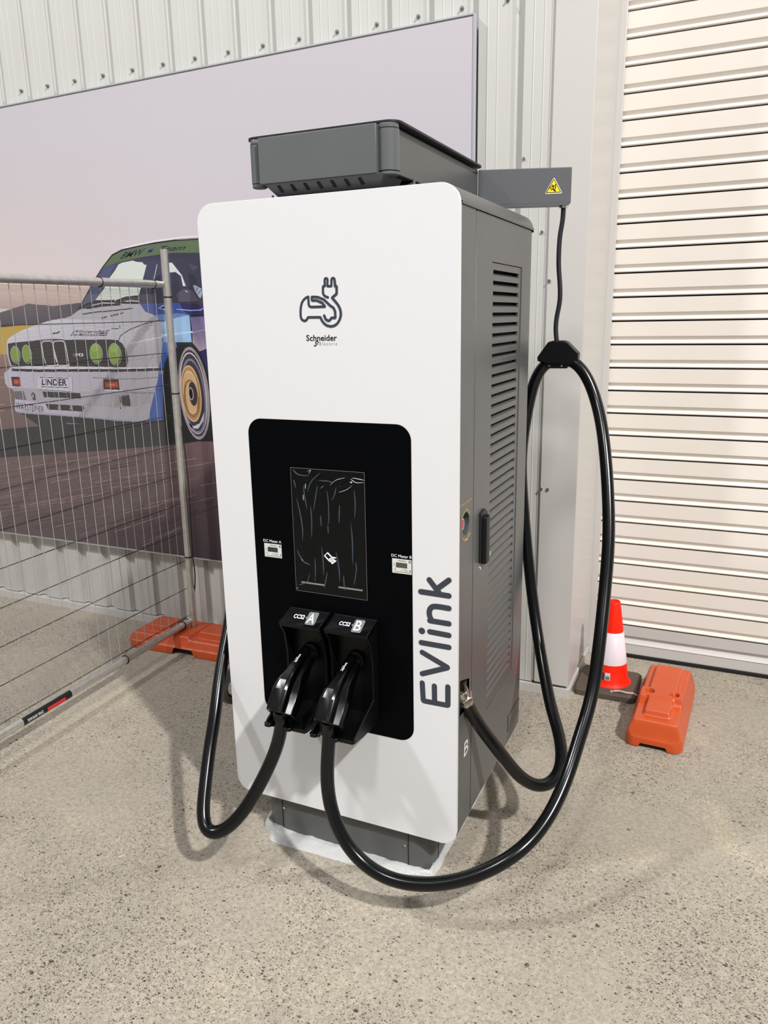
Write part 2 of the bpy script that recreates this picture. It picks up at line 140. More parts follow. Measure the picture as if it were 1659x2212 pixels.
[-1.3761,1.3697]]],[10,[196,186,190],0.006,[[-1.8669,1.3129],[-1.8783,1.3523],[-1.8806,1.4176],[-1.8696,1.4289],[-1.8198,1.4303],[-1.8058,1.4206],
[-1.8034,1.3947],[-1.7858,1.3119],[-1.8629,1.3097]]],[10,[206,198,200],0.006,[[-1.7861,1.3103],[-1.8015,1.3526],[-1.8032,1.4173],[-1.7933,1.4286],
[-1.74,1.4293],[-1.7247,1.4203],[-1.7202,1.3882],[-1.7147,1.3125],[-1.7816,1.3103]]],[8,[208,204,216],0.012,[[-2.1096,1.3002],[-1.929,1.2985],[-1.7299,1.3003],
[-1.4505,1.3029],[-1.3449,1.2991],[-1.1584,1.3035]]],[9,[34,34,38],0.012,[[-2.1122,1.2866],[-1.9315,1.2842],[-1.732,1.2873],[-1.4521,1.2909],[-1.4422,1.2897],
[-1.2749,1.2941],[-1.1361,1.2998]]],[10,[40,38,52],0.003,[[-1.9235,1.251],[-1.7315,1.2488]]],[10,[40,38,52],0.003,[[-1.9224,1.2041],[-1.7343,1.2028]]],
[10,[90,86,100],0.002,[[-1.7052,1.2551],[-1.7099,1.1835],[-1.9423,1.191]]],[10,[120,116,124],0.003,[[-1.8395,1.179],[-1.8328,1.1508]]],[10,[120,116,124],
0.003,[[-1.7579,1.1808],[-1.7512,1.1528]]],[9,[160,152,184],0.004,[[-0.9557,1.462],[-0.8777,1.4748]]],[10,[160,172,214],0.004,[[-1.0305,1.5653],
[-0.9572,1.5581],[-0.8988,1.5588],[-0.886,1.5661]]],[12,[196,186,190],0.006,[[-0.9024,1.2012],[-0.9018,1.1607],[-0.9046,1.1214],[-0.9109,1.0856],
[-0.9203,1.0549],[-0.9324,1.0309],[-0.9466,1.015],[-0.9622,1.0081],[-0.9783,1.0105],[-0.9942,1.0222],[-1.009,1.0426],[-1.022,1.0706],[-1.0324,1.1048],
[-1.0397,1.1433],[-1.0436,1.1842],[-1.0439,1.2253],[-1.0406,1.2646],[-1.0339,1.2999],[-1.0241,1.3297],[-1.0119,1.3525],[-0.9977,1.3673],[-0.9824,1.3733],
[-0.9666,1.3703],[-0.9512,1.3586],[-0.9368,1.3387],[-0.9242,1.3116],[-0.9139,1.2786],[-0.9066,1.2412],[-0.9024,1.2012]]],[12,[150,140,150],
0.008,[[-0.8938,1.2021],[-0.893,1.1573],[-0.8961,1.1139],[-0.9029,1.0742],[-0.9133,1.0402],[-0.9265,1.0137],[-0.9422,0.9961],[-0.9593,0.9884],[-0.9771,0.991],
[-0.9946,1.004],[-1.0109,1.0265],[-1.0252,1.0576],[-1.0366,1.0955],[-1.0447,1.1381],[-1.049,1.1834],[-1.0493,1.2289],[-1.0456,1.2722],[-1.0383,1.3113],
[-1.0275,1.3442],[-1.0141,1.3693],[-0.9985,1.3855],[-0.9817,1.3921],[-0.9644,1.3888],[-0.9474,1.3759],[-0.9316,1.3539],[-0.9178,1.324],[-0.9065,1.2875],
[-0.8983,1.2462],[-0.8938,1.2021]]],[12,[120,112,140],0.01,[[-0.9105,1.1879],[-0.9099,1.1511],[-0.9123,1.1156],[-0.9178,1.0832],[-0.926,1.0555],
[-0.9366,1.0339],[-0.949,1.0196],[-0.9626,1.0134],[-0.9767,1.0156],[-0.9907,1.0263],[-1.0036,1.0447],[-1.015,1.0701],[-1.0242,1.101],[-1.0306,1.1358],
[-1.0341,1.1728],[-1.0344,1.21],[-1.0316,1.2455],[-1.0258,1.2775],[-1.0174,1.3045],[-1.0067,1.3252],[-0.9943,1.3385],[-0.9809,1.344],[-0.9671,1.3413],
[-0.9535,1.3307],[-0.9409,1.3126],[-0.9297,1.288],[-0.9207,1.258],[-0.9142,1.2241],[-0.9105,1.1879]]],[14,[206,170,128],0.006,[[-0.9322,1.1972],
[-0.9319,1.1693],[-0.9343,1.1424],[-0.9393,1.1178],[-0.9467,1.0967],[-0.9561,1.0803],[-0.967,1.0693],[-0.9789,1.0645],[-0.9912,1.066],[-1.0033,1.0739],
[-1.0144,1.0877],[-1.0241,1.1067],[-1.0319,1.13],[-1.0373,1.1562],[-1.0402,1.1842],[-1.0402,1.2123],[-1.0375,1.2393],[-1.0323,1.2637],[-1.0247,1.2844],
[-1.0152,1.3002],[-1.0043,1.3106],[-0.9926,1.3149],[-0.9805,1.3131],[-0.9687,1.3052],[-0.9578,1.2916],[-0.9482,1.273],[-0.9405,1.2504],[-0.9351,1.2247],
[-0.9322,1.1972]]],[15,[214,186,152],0.004,[[-0.9456,1.201],[-0.9455,1.1798],[-0.9474,1.1594],[-0.9513,1.1407],[-0.957,1.1248],[-0.9643,1.1124],
[-0.9727,1.1042],[-0.9818,1.1005],[-0.9913,1.1017],[-1.0005,1.1077],[-1.0091,1.1181],[-1.0166,1.1324],[-1.0225,1.15],[-1.0267,1.1699],[-1.0289,1.191],
[-1.0289,1.2123],[-1.0268,1.2328],[-1.0228,1.2513],[-1.017,1.267],[-1.0097,1.2791],[-1.0013,1.287],[-0.9922,1.2904],[-0.9828,1.289],[-0.9737,1.283],
[-0.9653,1.2727],[-0.958,1.2586],[-0.9521,1.2414],[-0.9479,1.2218],[-0.9456,1.201]]],[15,[140,102,66],0.01,[[-0.9491,1.174],[-0.949,1.1559],[-0.9507,1.1384],
[-0.9543,1.1224],[-0.9594,1.1087],[-0.9659,1.0981],[-0.9735,1.091],[-0.9817,1.0878],[-0.9901,1.0888],[-0.9984,1.0938],[-1.006,1.1026],[-1.0127,1.1149],
[-1.018,1.1298],[-1.0216,1.1467],[-1.0235,1.1648],[-1.0235,1.183],[-1.0217,1.2005],[-1.018,1.2164],[-1.0128,1.2299],[-1.0062,1.2403],[-0.9987,1.2472],
[-0.9905,1.2501],[-0.9822,1.249],[-0.974,1.244],[-0.9665,1.2352],[-0.9599,1.2232],[-0.9547,1.2085],[-0.951,1.1918],[-0.9491,1.174]]],[17,[176,150,120],
0.003,[[-0.9493,1.1933],[-0.9492,1.1808],[-0.9505,1.1687],[-0.9529,1.1576],[-0.9564,1.1482],[-0.9609,1.1409],[-0.9661,1.136],[-0.9717,1.1339],[-0.9775,1.1345],
[-0.9832,1.138],[-0.9884,1.1442],[-0.993,1.1526],[-0.9967,1.163],[-0.9992,1.1747],[-1.0005,1.1872],[-1.0006,1.1998],[-0.9993,1.2119],[-0.9968,1.2229],
[-0.9932,1.2322],[-0.9887,1.2395],[-0.9835,1.2442],[-0.9779,1.2463],[-0.9722,1.2455],[-0.9666,1.242],[-0.9614,1.2359],[-0.9568,1.2276],[-0.9532,1.2173],
[-0.9507,1.2057],[-0.9493,1.1933]]],[17,[190,180,180],0.003,[[-0.9743,1.1922],[-0.9743,1.1861],[-0.9749,1.1801],[-0.9761,1.1748],[-0.9778,1.1702],
[-0.9799,1.1666],[-0.9825,1.1642],[-0.9852,1.1632],[-0.988,1.1636],[-0.9907,1.1653],[-0.9933,1.1683],[-0.9955,1.1724],[-0.9972,1.1774],[-0.9985,1.1831],
[-0.9991,1.1892],[-0.9991,1.1954],[-0.9985,1.2013],[-0.9973,1.2066],[-0.9956,1.2112],[-0.9934,1.2148],[-0.9909,1.2171],[-0.9882,1.2181],[-0.9854,1.2177],
[-0.9827,1.216],[-0.9801,1.213],[-0.9779,1.2089],[-0.9762,1.2039],[-0.9749,1.1983],[-0.9743,1.1922]]],[9,[222,214,222],0.008,[[-1.3098,1.8355],[-1.2254,1.8476],
[-1.1229,1.8581],[-0.9748,1.8656],[-0.8842,1.8642]]],[10,[44,42,50],0.005,[[-1.6139,1.5752],[-1.4875,1.7118],[-1.4309,1.7651],[-1.3708,1.8126],[-1.3103,1.8317],
[-1.1746,1.8465],[-1.0244,1.8554],[-0.8819,1.8542]]],[10,[206,214,212],0.003,[[-1.1177,1.7597],[-1.1444,1.6938]]],[11,[70,74,100],0.003,[[-0.9151,1.6407],
[-0.8991,1.6572]]],[11,[70,74,100],0.003,[[-0.9069,1.6254],[-0.8882,1.6455]]],[11,[34,34,38],0.008,[[-1.6045,1.5812],[-1.5537,1.6006],[-1.4691,1.6108],
[-1.3822,1.6107]]],[11,[34,34,38],0.008,[[-1.3771,1.6085],[-1.3165,1.6229],[-1.2424,1.6269]]],[11,[34,34,38],0.008,[[-1.5623,1.5803],[-1.461,1.5904],
[-1.3522,1.5939]]],[11,[34,34,38],0.008,[[-1.3616,1.6042],[-1.2984,1.5987],[-1.2408,1.5973]]],[11,[214,214,214],0.003,[[-1.5271,1.5918],[-1.4593,1.6025],
[-1.3838,1.5987]]],[11,[214,214,214],0.004,[[-1.3511,1.6019],[-1.2866,1.6083],[-1.24,1.6044]]],[9,[60,56,66],0.005,[[-1.5888,1.5541],[-1.5149,1.561],
[-1.3881,1.5666],[-1.2804,1.5744]]],[9,[60,56,66],0.004,[[-1.3848,1.4295],[-1.3699,1.4516],[-1.3137,1.4787],[-1.2155,1.5057],[-1.0692,1.5303]]],[9,[70,66,78],
0.006,[[-1.4746,1.5337],[-1.4408,1.5392]]],[9,[70,66,78],0.006,[[-1.4185,1.5429],[-1.3687,1.5501]]],[9,[70,66,78],0.006,[[-1.3578,1.5519],[-1.3384,1.5564]]],
[9,[80,76,88],0.004,[[-1.4208,1.4859],[-1.3776,1.4834]]],[9,[60,56,66],0.004,[[-1.369,1.4996],[-1.3687,1.4854]]],[9,[60,56,66],0.006,[[-1.7983,1.4649],
[-1.7645,1.4685],[-1.7501,1.4753]]],[6,[76,64,68],0.002,[[-1.2705,0.4956],[-1.0964,0.5646]]],[6,[130,106,106],0.0031,[[-1.3181,0.4582],[-1.126,0.5402]]],
[6,[150,128,126],0.0019,[[-1.2596,0.4782],[-1.0962,0.5461]]],[6,[76,64,68],0.0018,[[-3.0514,0.4167],[-2.5695,0.5173]]],[6,[76,64,68],0.0031,[[-2.5464,0.6534],
[-1.9909,0.7616]]],[6,[150,128,126],0.0032,[[-3.2425,0.5958],[-2.7307,0.6916]]],[6,[88,72,76],0.0022,[[-1.8981,0.6272],[-1.5475,0.7015]]],[6,[130,106,106],
0.0013,[[-2.5821,0.6626],[-2.0894,0.7578]]],[6,[88,72,76],0.0028,[[-1.6147,0.7203],[-1.311,0.7835]]],[6,[88,72,76],0.0029,[[-1.6076,0.6359],[-1.4398,0.673]]],
[6,[130,106,106],0.0031,[[-2.3844,0.5048],[-1.8593,0.6172]]],[6,[62,52,58],0.0015,[[-1.4353,0.7348],[-1.1261,0.8]]],[6,[150,128,126],0.0028,[[-0.9745,0.7613],
[-0.8846,0.7811]]],[6,[88,72,76],0.0032,[[-3.2082,0.6001],[-2.5667,0.7203]]],[6,[76,64,68],0.0016,[[-1.1229,0.554],[-1.0084,0.595]]],[6,[62,52,58],
0.002,[[-2.0263,0.7694],[-1.76,0.8208]]],[6,[130,106,106],0.0029,[[-2.0827,0.7266],[-1.9527,0.7521]]],[6,[130,106,106],0.0031,[[-1.9251,0.715],
[-1.4155,0.8176]]],[6,[130,106,106],0.0017,[[-1.9553,0.7168],[-1.68,0.772]]],[6,[62,52,58],0.0023,[[-2.0787,0.4816],[-1.7838,0.5546]]],[6,[62,52,58],
0.003,[[-3.1613,0.6248],[-2.9003,0.6733]]],[6,[150,128,126],0.0025,[[-2.1049,0.6953],[-1.8575,0.7447]]],[6,[76,64,68],0.0033,[[-1.9023,0.8007],
[-1.7139,0.8369]]],[6,[150,128,126],0.002,[[-1.2264,0.6225],[-0.9024,0.7114]]],[6,[150,128,126],0.0034,[[-2.192,0.5571],[-1.707,0.6622]]],[6,[62,52,58],
0.003,[[-1.5051,0.8499],[-1.078,0.9334]]],[6,[62,52,58],0.003,[[-1.7836,0.4545],[-1.3039,0.6039]]],[6,[150,128,126],0.0015,[[-2.6289,0.7191],[-2.2197,0.7953]]],
[6,[76,64,68],0.0015,[[-1.0193,0.6845],[-0.9093,0.71]]],[6,[130,106,106],0.002,[[-1.7615,0.7223],[-1.3546,0.8054]]],[6,[150,128,126],0.0031,[[-1.3248,0.6166],
[-1.2317,0.6417]]],[6,[150,128,126],0.0021,[[-3.0462,0.4559],[-2.7153,0.5237]]],[6,[130,106,106],0.0015,[[-1.3651,0.4382],[-1.1174,0.547]]],[6,[62,52,58],
0.0027,[[-2.1548,0.438],[-1.8473,0.5148]]],[6,[76,64,68],0.0016,[[-0.9927,0.6672],[-0.8694,0.6985]]],[6,[88,72,76],0.0032,[[-1.0869,0.8098],[-0.9514,0.8384]]],
[6,[88,72,76],0.003,[[-3.2509,0.5829],[-2.822,0.6636]]],[6,[88,72,76],0.0031,[[-1.6914,0.5833],[-1.3845,0.6596]]],[6,[88,72,76],0.003,[[-1.5272,0.5532],
[-1.3093,0.6175]]],[6,[76,64,68],0.002,[[-1.6573,0.6313],[-1.5049,0.6649]]],[6,[62,52,58],0.0028,[[-1.525,0.8031],[-1.4011,0.8279]]],[6,[62,52,58],
0.0025,[[-1.6246,0.717],[-1.1677,0.8122]]],[6,[88,72,76],0.0027,[[-2.3134,0.4751],[-2.1589,0.5094]]],[6,[150,128,126],0.0032,[[-1.5401,0.4793],
[-1.2008,0.5988]]],[6,[150,128,126],0.0024,[[-1.4474,0.7173],[-1.2685,0.7553]]],[6,[76,64,68],0.0021,[[-1.8507,0.6103],[-1.4218,0.7042]]],[6,[130,106,106],
0.0018,[[-1.2069,0.748],[-0.9732,0.7983]]],[6,[76,64,68],0.0014,[[-2.1503,0.6212],[-2.0318,0.6457]]],[6,[88,72,76],0.0017,[[-1.2883,0.4173],[-0.9135,0.5938]]],
[6,[130,106,106],0.0016,[[-0.9846,0.8687],[-0.8585,0.8946]]],[6,[76,64,68],0.0018,[[-1.2864,0.5381],[-0.9929,0.6415]]],[6,[130,106,106],
0.0034,[[-1.8374,0.7702],[-1.6987,0.7976]]],[6,[150,128,126],0.0026,[[-3.0131,0.6254],[-2.4374,0.7339]]],[6,[88,72,76],0.0034,[[-1.5951,0.7783],
[-1.4428,0.809]]],[6,[62,52,58],0.0017,[[-1.4204,0.593],[-1.1374,0.672]]],[6,[62,52,58],0.0032,[[-2.4382,0.5298],[-2.1473,0.5909]]],[6,[88,72,76],
0.002,[[-2.5369,0.5894],[-2.0989,0.6778]]],[6,[130,106,106],0.0019,[[-2.1978,0.5981],[-2.0779,0.6231]]],[6,[76,64,68],0.0031,[[-1.2527,0.8442],
[-1.1244,0.8701]]],[6,[76,64,68],0.0016,[[-2.6238,0.4867],[-2.273,0.5606]]],[6,[62,52,58],0.0014,[[-2.2993,0.7317],[-1.9511,0.7984]]],[6,[150,128,126],
0.0025,[[-1.6546,0.8449],[-1.3135,0.9107]]],[6,[88,72,76],0.0026,[[-1.2562,0.5874],[-0.8827,0.702]]],[6,[130,106,106],0.0016,[[-2.3702,0.5537],
[-1.8259,0.6676]]],[6,[62,52,58],0.0013,[[-3.1698,0.4603],[-2.5986,0.5756]]],[6,[62,52,58],0.0028,[[-1.5092,0.6988],[-1.187,0.7675]]],[6,[150,128,126],
0.0026,[[-1.1519,0.8574],[-0.9875,0.8908]]],[6,[150,128,126],0.0031,[[-1.4535,0.7666],[-1.2678,0.805]]],[6,[130,106,106],0.0016,[[-2.4238,0.5999],
[-2.0304,0.6798]]],[6,[76,64,68],0.0019,[[-1.901,0.8163],[-1.5898,0.8756]]],[6,[88,72,76],0.0019,[[-1.5092,0.4589],[-1.1381,0.599]]],[6,[150,128,126],
0.002,[[-2.6619,0.528],[-2.3283,0.5965]]],[6,[76,64,68],0.0014,[[-2.3903,0.4685],[-2.1569,0.5193]]],[6,[62,52,58],0.0026,[[-2.1765,0.4945],[-1.7686,0.5892]]],
[6,[62,52,58],0.0032,[[-2.974,0.6637],[-2.3774,0.7743]]],[6,[88,72,76],0.0025,[[-1.8925,0.79],[-1.6508,0.8368]]],[6,[62,52,58],0.0033,[[-1.7045,0.7824],
[-1.3146,0.86]]],[6,[62,52,58],0.0018,[[-1.3839,0.4891],[-0.9883,0.6421]]],[6,[76,64,68],0.0031,[[-1.7168,0.5241],[-1.3212,0.6358]]],[6,[88,72,76],
0.0014,[[-1.5099,0.7375],[-1.0714,0.829]]],[6,[76,64,68],0.0023,[[-2.6583,0.7282],[-2.3088,0.7927]]],[6,[130,106,106],0.0029,[[-2.3612,0.581],[-2.062,0.6428]]],
[6,[62,52,58],0.0016,[[-2.2179,0.5326],[-2.0585,0.5677]]],[6,[150,128,126],0.0034,[[-2.912,0.6169],[-2.4383,0.7075]]],[6,[88,72,76],0.0016,[[-1.8905,0.8289],
[-1.6635,0.8719]]],[6,[88,72,76],0.0017,[[-2.0208,0.7698],[-1.9057,0.7921]]],[6,[130,106,106],0.0023,[[-2.363,0.4841],[-2.2257,0.5138]]],[6,[130,106,106],
0.0021,[[-2.5702,0.621],[-2.4453,0.6457]]],[6,[62,52,58],0.0016,[[-2.6299,0.4673],[-2.2094,0.5566]]],[6,[150,128,126],0.0016,[[-2.4629,0.5698],[-2.2,0.6238]]],
[6,[76,64,68],0.0034,[[-2.3326,0.4414],[-1.9698,0.5231]]],[6,[76,64,68],0.0015,[[-2.5245,0.6231],[-2.1548,0.6964]]],[6,[130,106,106],0.003,[[-1.8204,0.67],
[-1.3432,0.7698]]],[6,[130,106,106],0.0019,[[-1.6847,0.5744],[-1.4805,0.6265]]],[6,[62,52,58],0.0019,[[-1.8784,0.4412],[-1.7491,0.4797]]],[6,[88,72,76],
0.003,[[-3.0681,0.5219],[-2.8971,0.5557]]],[6,[62,52,58],0.0031,[[-3.1498,0.6595],[-2.6622,0.7486]]],[6,[150,128,126],0.0027,[[-1.8278,0.8202],
[-1.5163,0.8799]]],[6,[130,106,106],0.0013,[[-1.6235,0.5975],[-1.3103,0.6749]]],[6,[76,64,68],0.0019,[[-2.0454,0.7687],[-1.8972,0.7973]]],[6,[130,106,106],
0.0025,[[-2.303,0.6726],[-1.9283,0.7467]]],[6,[130,106,106],0.003,[[-1.6468,0.5465],[-1.5484,0.574]]],[6,[150,128,126],0.0034,[[-1.8119,0.6281],
[-1.5868,0.6762]]],[6,[76,64,68],0.0022,[[-2.8211,0.5844],[-2.4685,0.6536]]],[6,[76,64,68],0.0028,[[-1.742,0.5551],[-1.5633,0.6015]]],[6,[150,128,126],
0.002,[[-1.458,0.5997],[-1.1302,0.6872]]],[6,[150,128,126],0.0027,[[-1.5348,0.7079],[-1.1142,0.7969]]],[6,[150,128,126],0.0013,[[-2.7143,0.5458],
[-2.1233,0.6655]]],[6,[88,72,76],0.0019,[[-2.2215,0.4768],[-1.6927,0.5992]]],[6,[130,106,106],0.0025,[[-2.1452,0.6195],[-1.9658,0.6567]]],[6,[76,64,68],
0.0017,[[-3.2753,0.5488],[-2.7308,0.6529]]],[6,[130,106,106],0.0021,[[-2.3042,0.5032],[-1.9409,0.5826]]],[6,[130,106,106],0.0014,[[-3.0179,0.554],
[-2.7795,0.6006]]],[6,[150,128,126],0.0032,[[-1.3685,0.4229],[-1.1516,0.5213]]],[6,[76,64,68],0.0032,[[-2.1069,0.4391],[-1.6169,0.565]]],[6,[76,64,68],
0.0013,[[-2.7993,0.547],[-2.6147,0.5841]]],[6,[76,64,68],0.002,[[-1.6813,0.4488],[-1.4868,0.5147]]],[6,[130,106,106],0.0023,[[-2.1089,0.6081],
[-1.6395,0.7063]]],[6,[62,52,58],0.002,[[-2.0234,0.4334],[-1.7941,0.4961]]],[6,[88,72,76],0.003,[[-2.8464,0.4746],[-2.2508,0.598]]],[6,[130,106,106],
0.0029,[[-2.3073,0.5405],[-1.8554,0.6368]]],[6,[62,52,58],0.0032,[[-1.5189,0.7408],[-1.1894,0.8094]]],[6,[62,52,58],0.0023,[[-2.0925,0.4382],[-1.7049,0.5388]]],
[6,[62,52,58],0.0012,[[-1.8455,0.56],[-1.6761,0.6014]]],[6,[88,72,76],0.0025,[[-1.9074,0.6739],[-1.6946,0.7179]]],[6,[150,128,126],0.0033,[[-1.6352,0.7275],
[-1.5177,0.7518]]],[6,[62,52,58],0.0015,[[-1.8838,0.6495],[-1.495,0.7311]]],[6,[76,64,68],0.0023,[[-2.7852,0.5314],[-2.2376,0.6423]]],[6,[130,106,106],
0.0016,[[-2.371,0.4231],[-1.8972,0.5289]]],[6,[62,52,58],0.0025,[[-1.5256,0.8052],[-1.3625,0.8379]]],[6,[76,64,68],0.0012,[[-3.0468,0.5068],[-2.8689,0.5423]]],
[6,[130,106,106],0.0031,[[-2.4896,0.7053],[-2.0232,0.7941]]],[6,[130,106,106],0.0014,[[-1.7138,0.7188],[-1.2589,0.8125]]],[6,[62,52,58],0.002,[[-1.1533,0.6478],
[-0.9795,0.6923]]],[6,[88,72,76],0.0034,[[-3.1535,0.6519],[-2.6392,0.7461]]],[6,[76,64,68],0.0024,[[-2.3851,0.4751],[-1.8985,0.5808]]],[6,[130,106,106],
0.0031,[[-1.2103,0.664],[-1.0048,0.712]]],[6,[150,128,126],0.0029,[[-1.9406,0.7079],[-1.7917,0.7379]]],[6,[76,64,68],0.0014,[[-1.4719,0.6384],
[-1.2762,0.6837]]],[6,[62,52,58],0.0026,[[-1.5198,0.6215],[-1.414,0.647]]],[6,[88,72,76],0.0019,[[-2.1406,0.7447],[-1.83,0.8048]]],[6,[130,106,106],
0.0029,[[-2.4995,0.5663],[-2.058,0.6568]]],[6,[130,106,106],0.0024,[[-1.7786,0.4373],[-1.448,0.5439]]],[6,[88,72,76],0.0025,[[-1.2389,0.7633],
[-0.9943,0.8152]]],[6,[150,128,126],0.003,[[-2.1631,0.7648],[-1.8502,0.8245]]],[6,[62,52,58],0.0015,[[-2.2625,0.5126],[-1.7966,0.6154]]],[6,[130,106,106],
0.0023,[[-1.6396,0.5944],[-1.2398,0.6933]]],[6,[150,128,126],0.0026,[[-1.4553,0.5858],[-1.0217,0.7072]]],[6,[88,72,76],0.0016,[[-1.5953,0.7328],
[-1.2177,0.811]]],[6,[88,72,76],0.002,[[-3.2047,0.5681],[-2.9335,0.6198]]],[6,[76,64,68],0.0014,[[-1.7319,0.7666],[-1.2972,0.8535]]],[6,[150,128,126],
0.0021,[[-1.7181,0.8086],[-1.2843,0.8934]]],[6,[62,52,58],0.0027,[[-1.8699,0.6109],[-1.4084,0.7113]]],[6,[150,128,126],0.0028,[[-1.9519,0.7538],
[-1.5009,0.8424]]],[6,[76,64,68],0.0033,[[-1.4578,0.7237],[-1.1162,0.796]]],[6,[150,128,126],0.0013,[[-2.2111,0.5351],[-1.767,0.6329]]],[6,[150,128,126],
0.0015,[[-1.2866,0.6515],[-0.9978,0.7204]]],[6,[150,128,126],0.0034,[[-2.5965,0.5985],[-2.443,0.6291]]],[6,[76,64,68],0.0016,[[-2.1133,0.5906],
[-1.7235,0.6734]]],[6,[150,128,126],0.003,[[-1.4224,0.7643],[-1.1851,0.8136]]],[6,[62,52,58],0.0017,[[-1.3878,0.4185],[-1.1938,0.5066]]],[6,[150,128,126],
0.0034,[[-2.9907,0.4905],[-2.7804,0.5331]]],[6,[62,52,58],0.0014,[[-3.2164,0.5815],[-2.9053,0.6403]]],[6,[150,128,126],0.0029,[[-1.8995,0.5974],
[-1.7295,0.6351]]],[6,[88,72,76],0.0027,[[-3.0376,0.4783],[-2.8515,0.516]]],[6,[150,128,126],0.0021,[[-1.9436,0.4679],[-1.7593,0.5183]]],[6,[150,128,126],
0.0023,[[-1.1273,0.829],[-0.8529,0.8859]]],[6,[62,52,58],0.0033,[[-1.2746,0.5238],[-0.8804,0.6689]]],[5,[132,102,98],0.003,[[-2.9428,0.9791],[-2.703,1.004]]],
[5,[182,146,136],0.003,[[-2.9536,1.2907],[-2.7925,1.3025]]],[5,[182,146,136],0.003,[[-2.5512,1.2006],[-2.3155,1.2207]]],[5,[182,146,136],
0.003,[[-2.3172,1.0963],[-2.1981,1.108]]],[5,[132,102,98],0.003,[[-3.0805,1.1339],[-2.8751,1.1518]]],[5,[182,146,136],0.003,[[-3.0057,1.2075],
[-2.6655,1.2349]]],[5,[132,102,98],0.003,[[-2.5561,1.1399],[-2.2742,1.1656]]],[5,[182,146,136],0.003,[[-2.9982,1.2563],[-2.8411,1.2682]]],[5,[182,146,136],
0.003,[[-2.9286,1.2167],[-2.5755,1.2451]]],[5,[132,102,98],0.003,[[-2.479,1.2008],[-2.2134,1.2235]]],[5,[132,102,98],0.003,[[-2.693,1.07],[-2.5502,1.0838]]],
[5,[132,102,98],0.003,[[-2.2429,1.1281],[-2.1932,1.1328]]],[5,[132,102,98],0.003,[[-3.0197,1.2983],[-2.634,1.3259]]],[5,[132,102,98],0.003,[[-2.419,1.0484],
[-2.2222,1.0685]]],[5,[132,102,98],0.003,[[-2.4907,1.2858],[-2.2506,1.3043]]],[5,[132,102,98],0.003,[[-2.3727,1.2849],[-2.1674,1.3009]]],[5,[182,146,136],
0.003,[[-2.6268,1.0389],[-2.3889,1.0629]]],[5,[132,102,98],0.003,[[-2.6473,1.0926],[-2.3866,1.1174]]],[5,[132,102,98],0.003,[[-2.6169,0.9915],
[-2.3497,1.0197]]],[5,[182,146,136],0.003,[[-2.4486,1.222],[-2.1713,1.2453]]],[5,[182,146,136],0.003,[[-2.6433,1.0353],[-2.5032,1.0495]]],[5,[132,102,98],
0.003,[[-2.432,1.2251],[-2.2652,1.239]]],[5,[182,146,136],0.003,[[-3.0359,1.0189],[-2.729,1.0492]]],[5,[182,146,136],0.003,[[-2.4761,1.0313],[-2.2662,1.0529]]],
[5,[182,146,136],0.003,[[-2.8767,1.2282],[-2.6112,1.2493]]],[5,[182,146,136],0.003,[[-2.4115,1.2536],[-2.2888,1.2635]]],[5,[182,146,136],0.003,[[-2.4123,1.225],
[-2.2328,1.24]]],[5,[132,102,98],0.003,[[-2.7557,0.9899],[-2.4171,1.0252]]],[5,[132,102,98],0.003,[[-2.2251,1.2432],[-2.1708,1.2477]]],[5,[132,102,98],
0.003,[[-2.5576,1.06],[-2.3249,1.0831]]],[5,[182,146,136],0.003,[[-2.8243,1.1892],[-2.6573,1.2032]]],[5,[132,102,98],0.003,[[-2.3562,1.2387],[-2.1695,1.2541]]],
[5,[182,146,136],0.003,[[-2.7845,1.257],[-2.5737,1.2733]]],[5,[182,146,136],0.003,[[-2.3647,1.2346],[-2.1702,1.2508]]],[5,[182,146,136],0.003,[[-2.6134,1.1178],
[-2.441,1.1338]]],[5,[132,102,98],0.003,[[-2.532,1.1971],[-2.2585,1.2206]]],[5,[182,146,136],0.003,[[-2.5974,1.295],[-2.3311,1.315]]],[5,[182,146,136],
0.003,[[-2.4441,1.0517],[-2.2043,1.076]]],[5,[182,146,136],0.003,[[-2.9133,1.2378],[-2.551,1.2662]]],[5,[182,146,136],0.003,[[-2.6962,1.0582],
[-2.5496,1.0726]]],[5,[132,102,98],0.003,[[-2.2648,1.0785],[-2.2026,1.0847]]],[5,[182,146,136],0.003,[[-2.8813,1.048],[-2.6738,1.0682]]],[5,[182,146,136],
0.003,[[-2.3151,1.1864],[-2.1804,1.1984]]],[5,[182,146,136],0.003,[[-2.86,1.0245],[-2.7131,1.0392]]],[5,[182,146,136],0.003,[[-2.8609,1.177],[-2.5532,1.2031]]],
[5,[182,146,136],0.003,[[-2.959,1.066],[-2.6106,1.099]]],[5,[182,146,136],0.003,[[-2.3635,1.1672],[-2.1833,1.1834]]],[5,[132,102,98],0.003,[[-2.4486,1.1854],
[-2.1783,1.2091]]],[5,[132,102,98],0.003,[[-2.2666,1.1763],[-2.1833,1.1838]]],[5,[182,146,136],0.003,[[-2.7498,1.1146],[-2.4081,1.146]]]],
"texts":[[11,[225,215,225],"M3",[[-1.6643,1.3547],[-1.6144,1.3555],[-1.6142,1.3708],[-1.6618,1.3707]],"b"],[10,[30,28,40],"LINDER",[[-1.9163,1.2126],
[-1.7442,1.2108],[-1.7409,1.2454],[-1.9089,1.2418]],"b"],[9,[62,58,78],"WARSTEINER",[[-2.1205,1.083],[-1.9266,1.073],[-1.9191,1.1029],[-2.1145,1.1223]],"s"],
[10,[44,44,62],"BMW",[[-1.3303,1.7913],[-1.1897,1.8055],[-1.1737,1.8325],[-1.3079,1.8181]],"bi"],[11,[70,84,140],"M",[[-1.1715,1.8085],[-1.1358,1.8117],
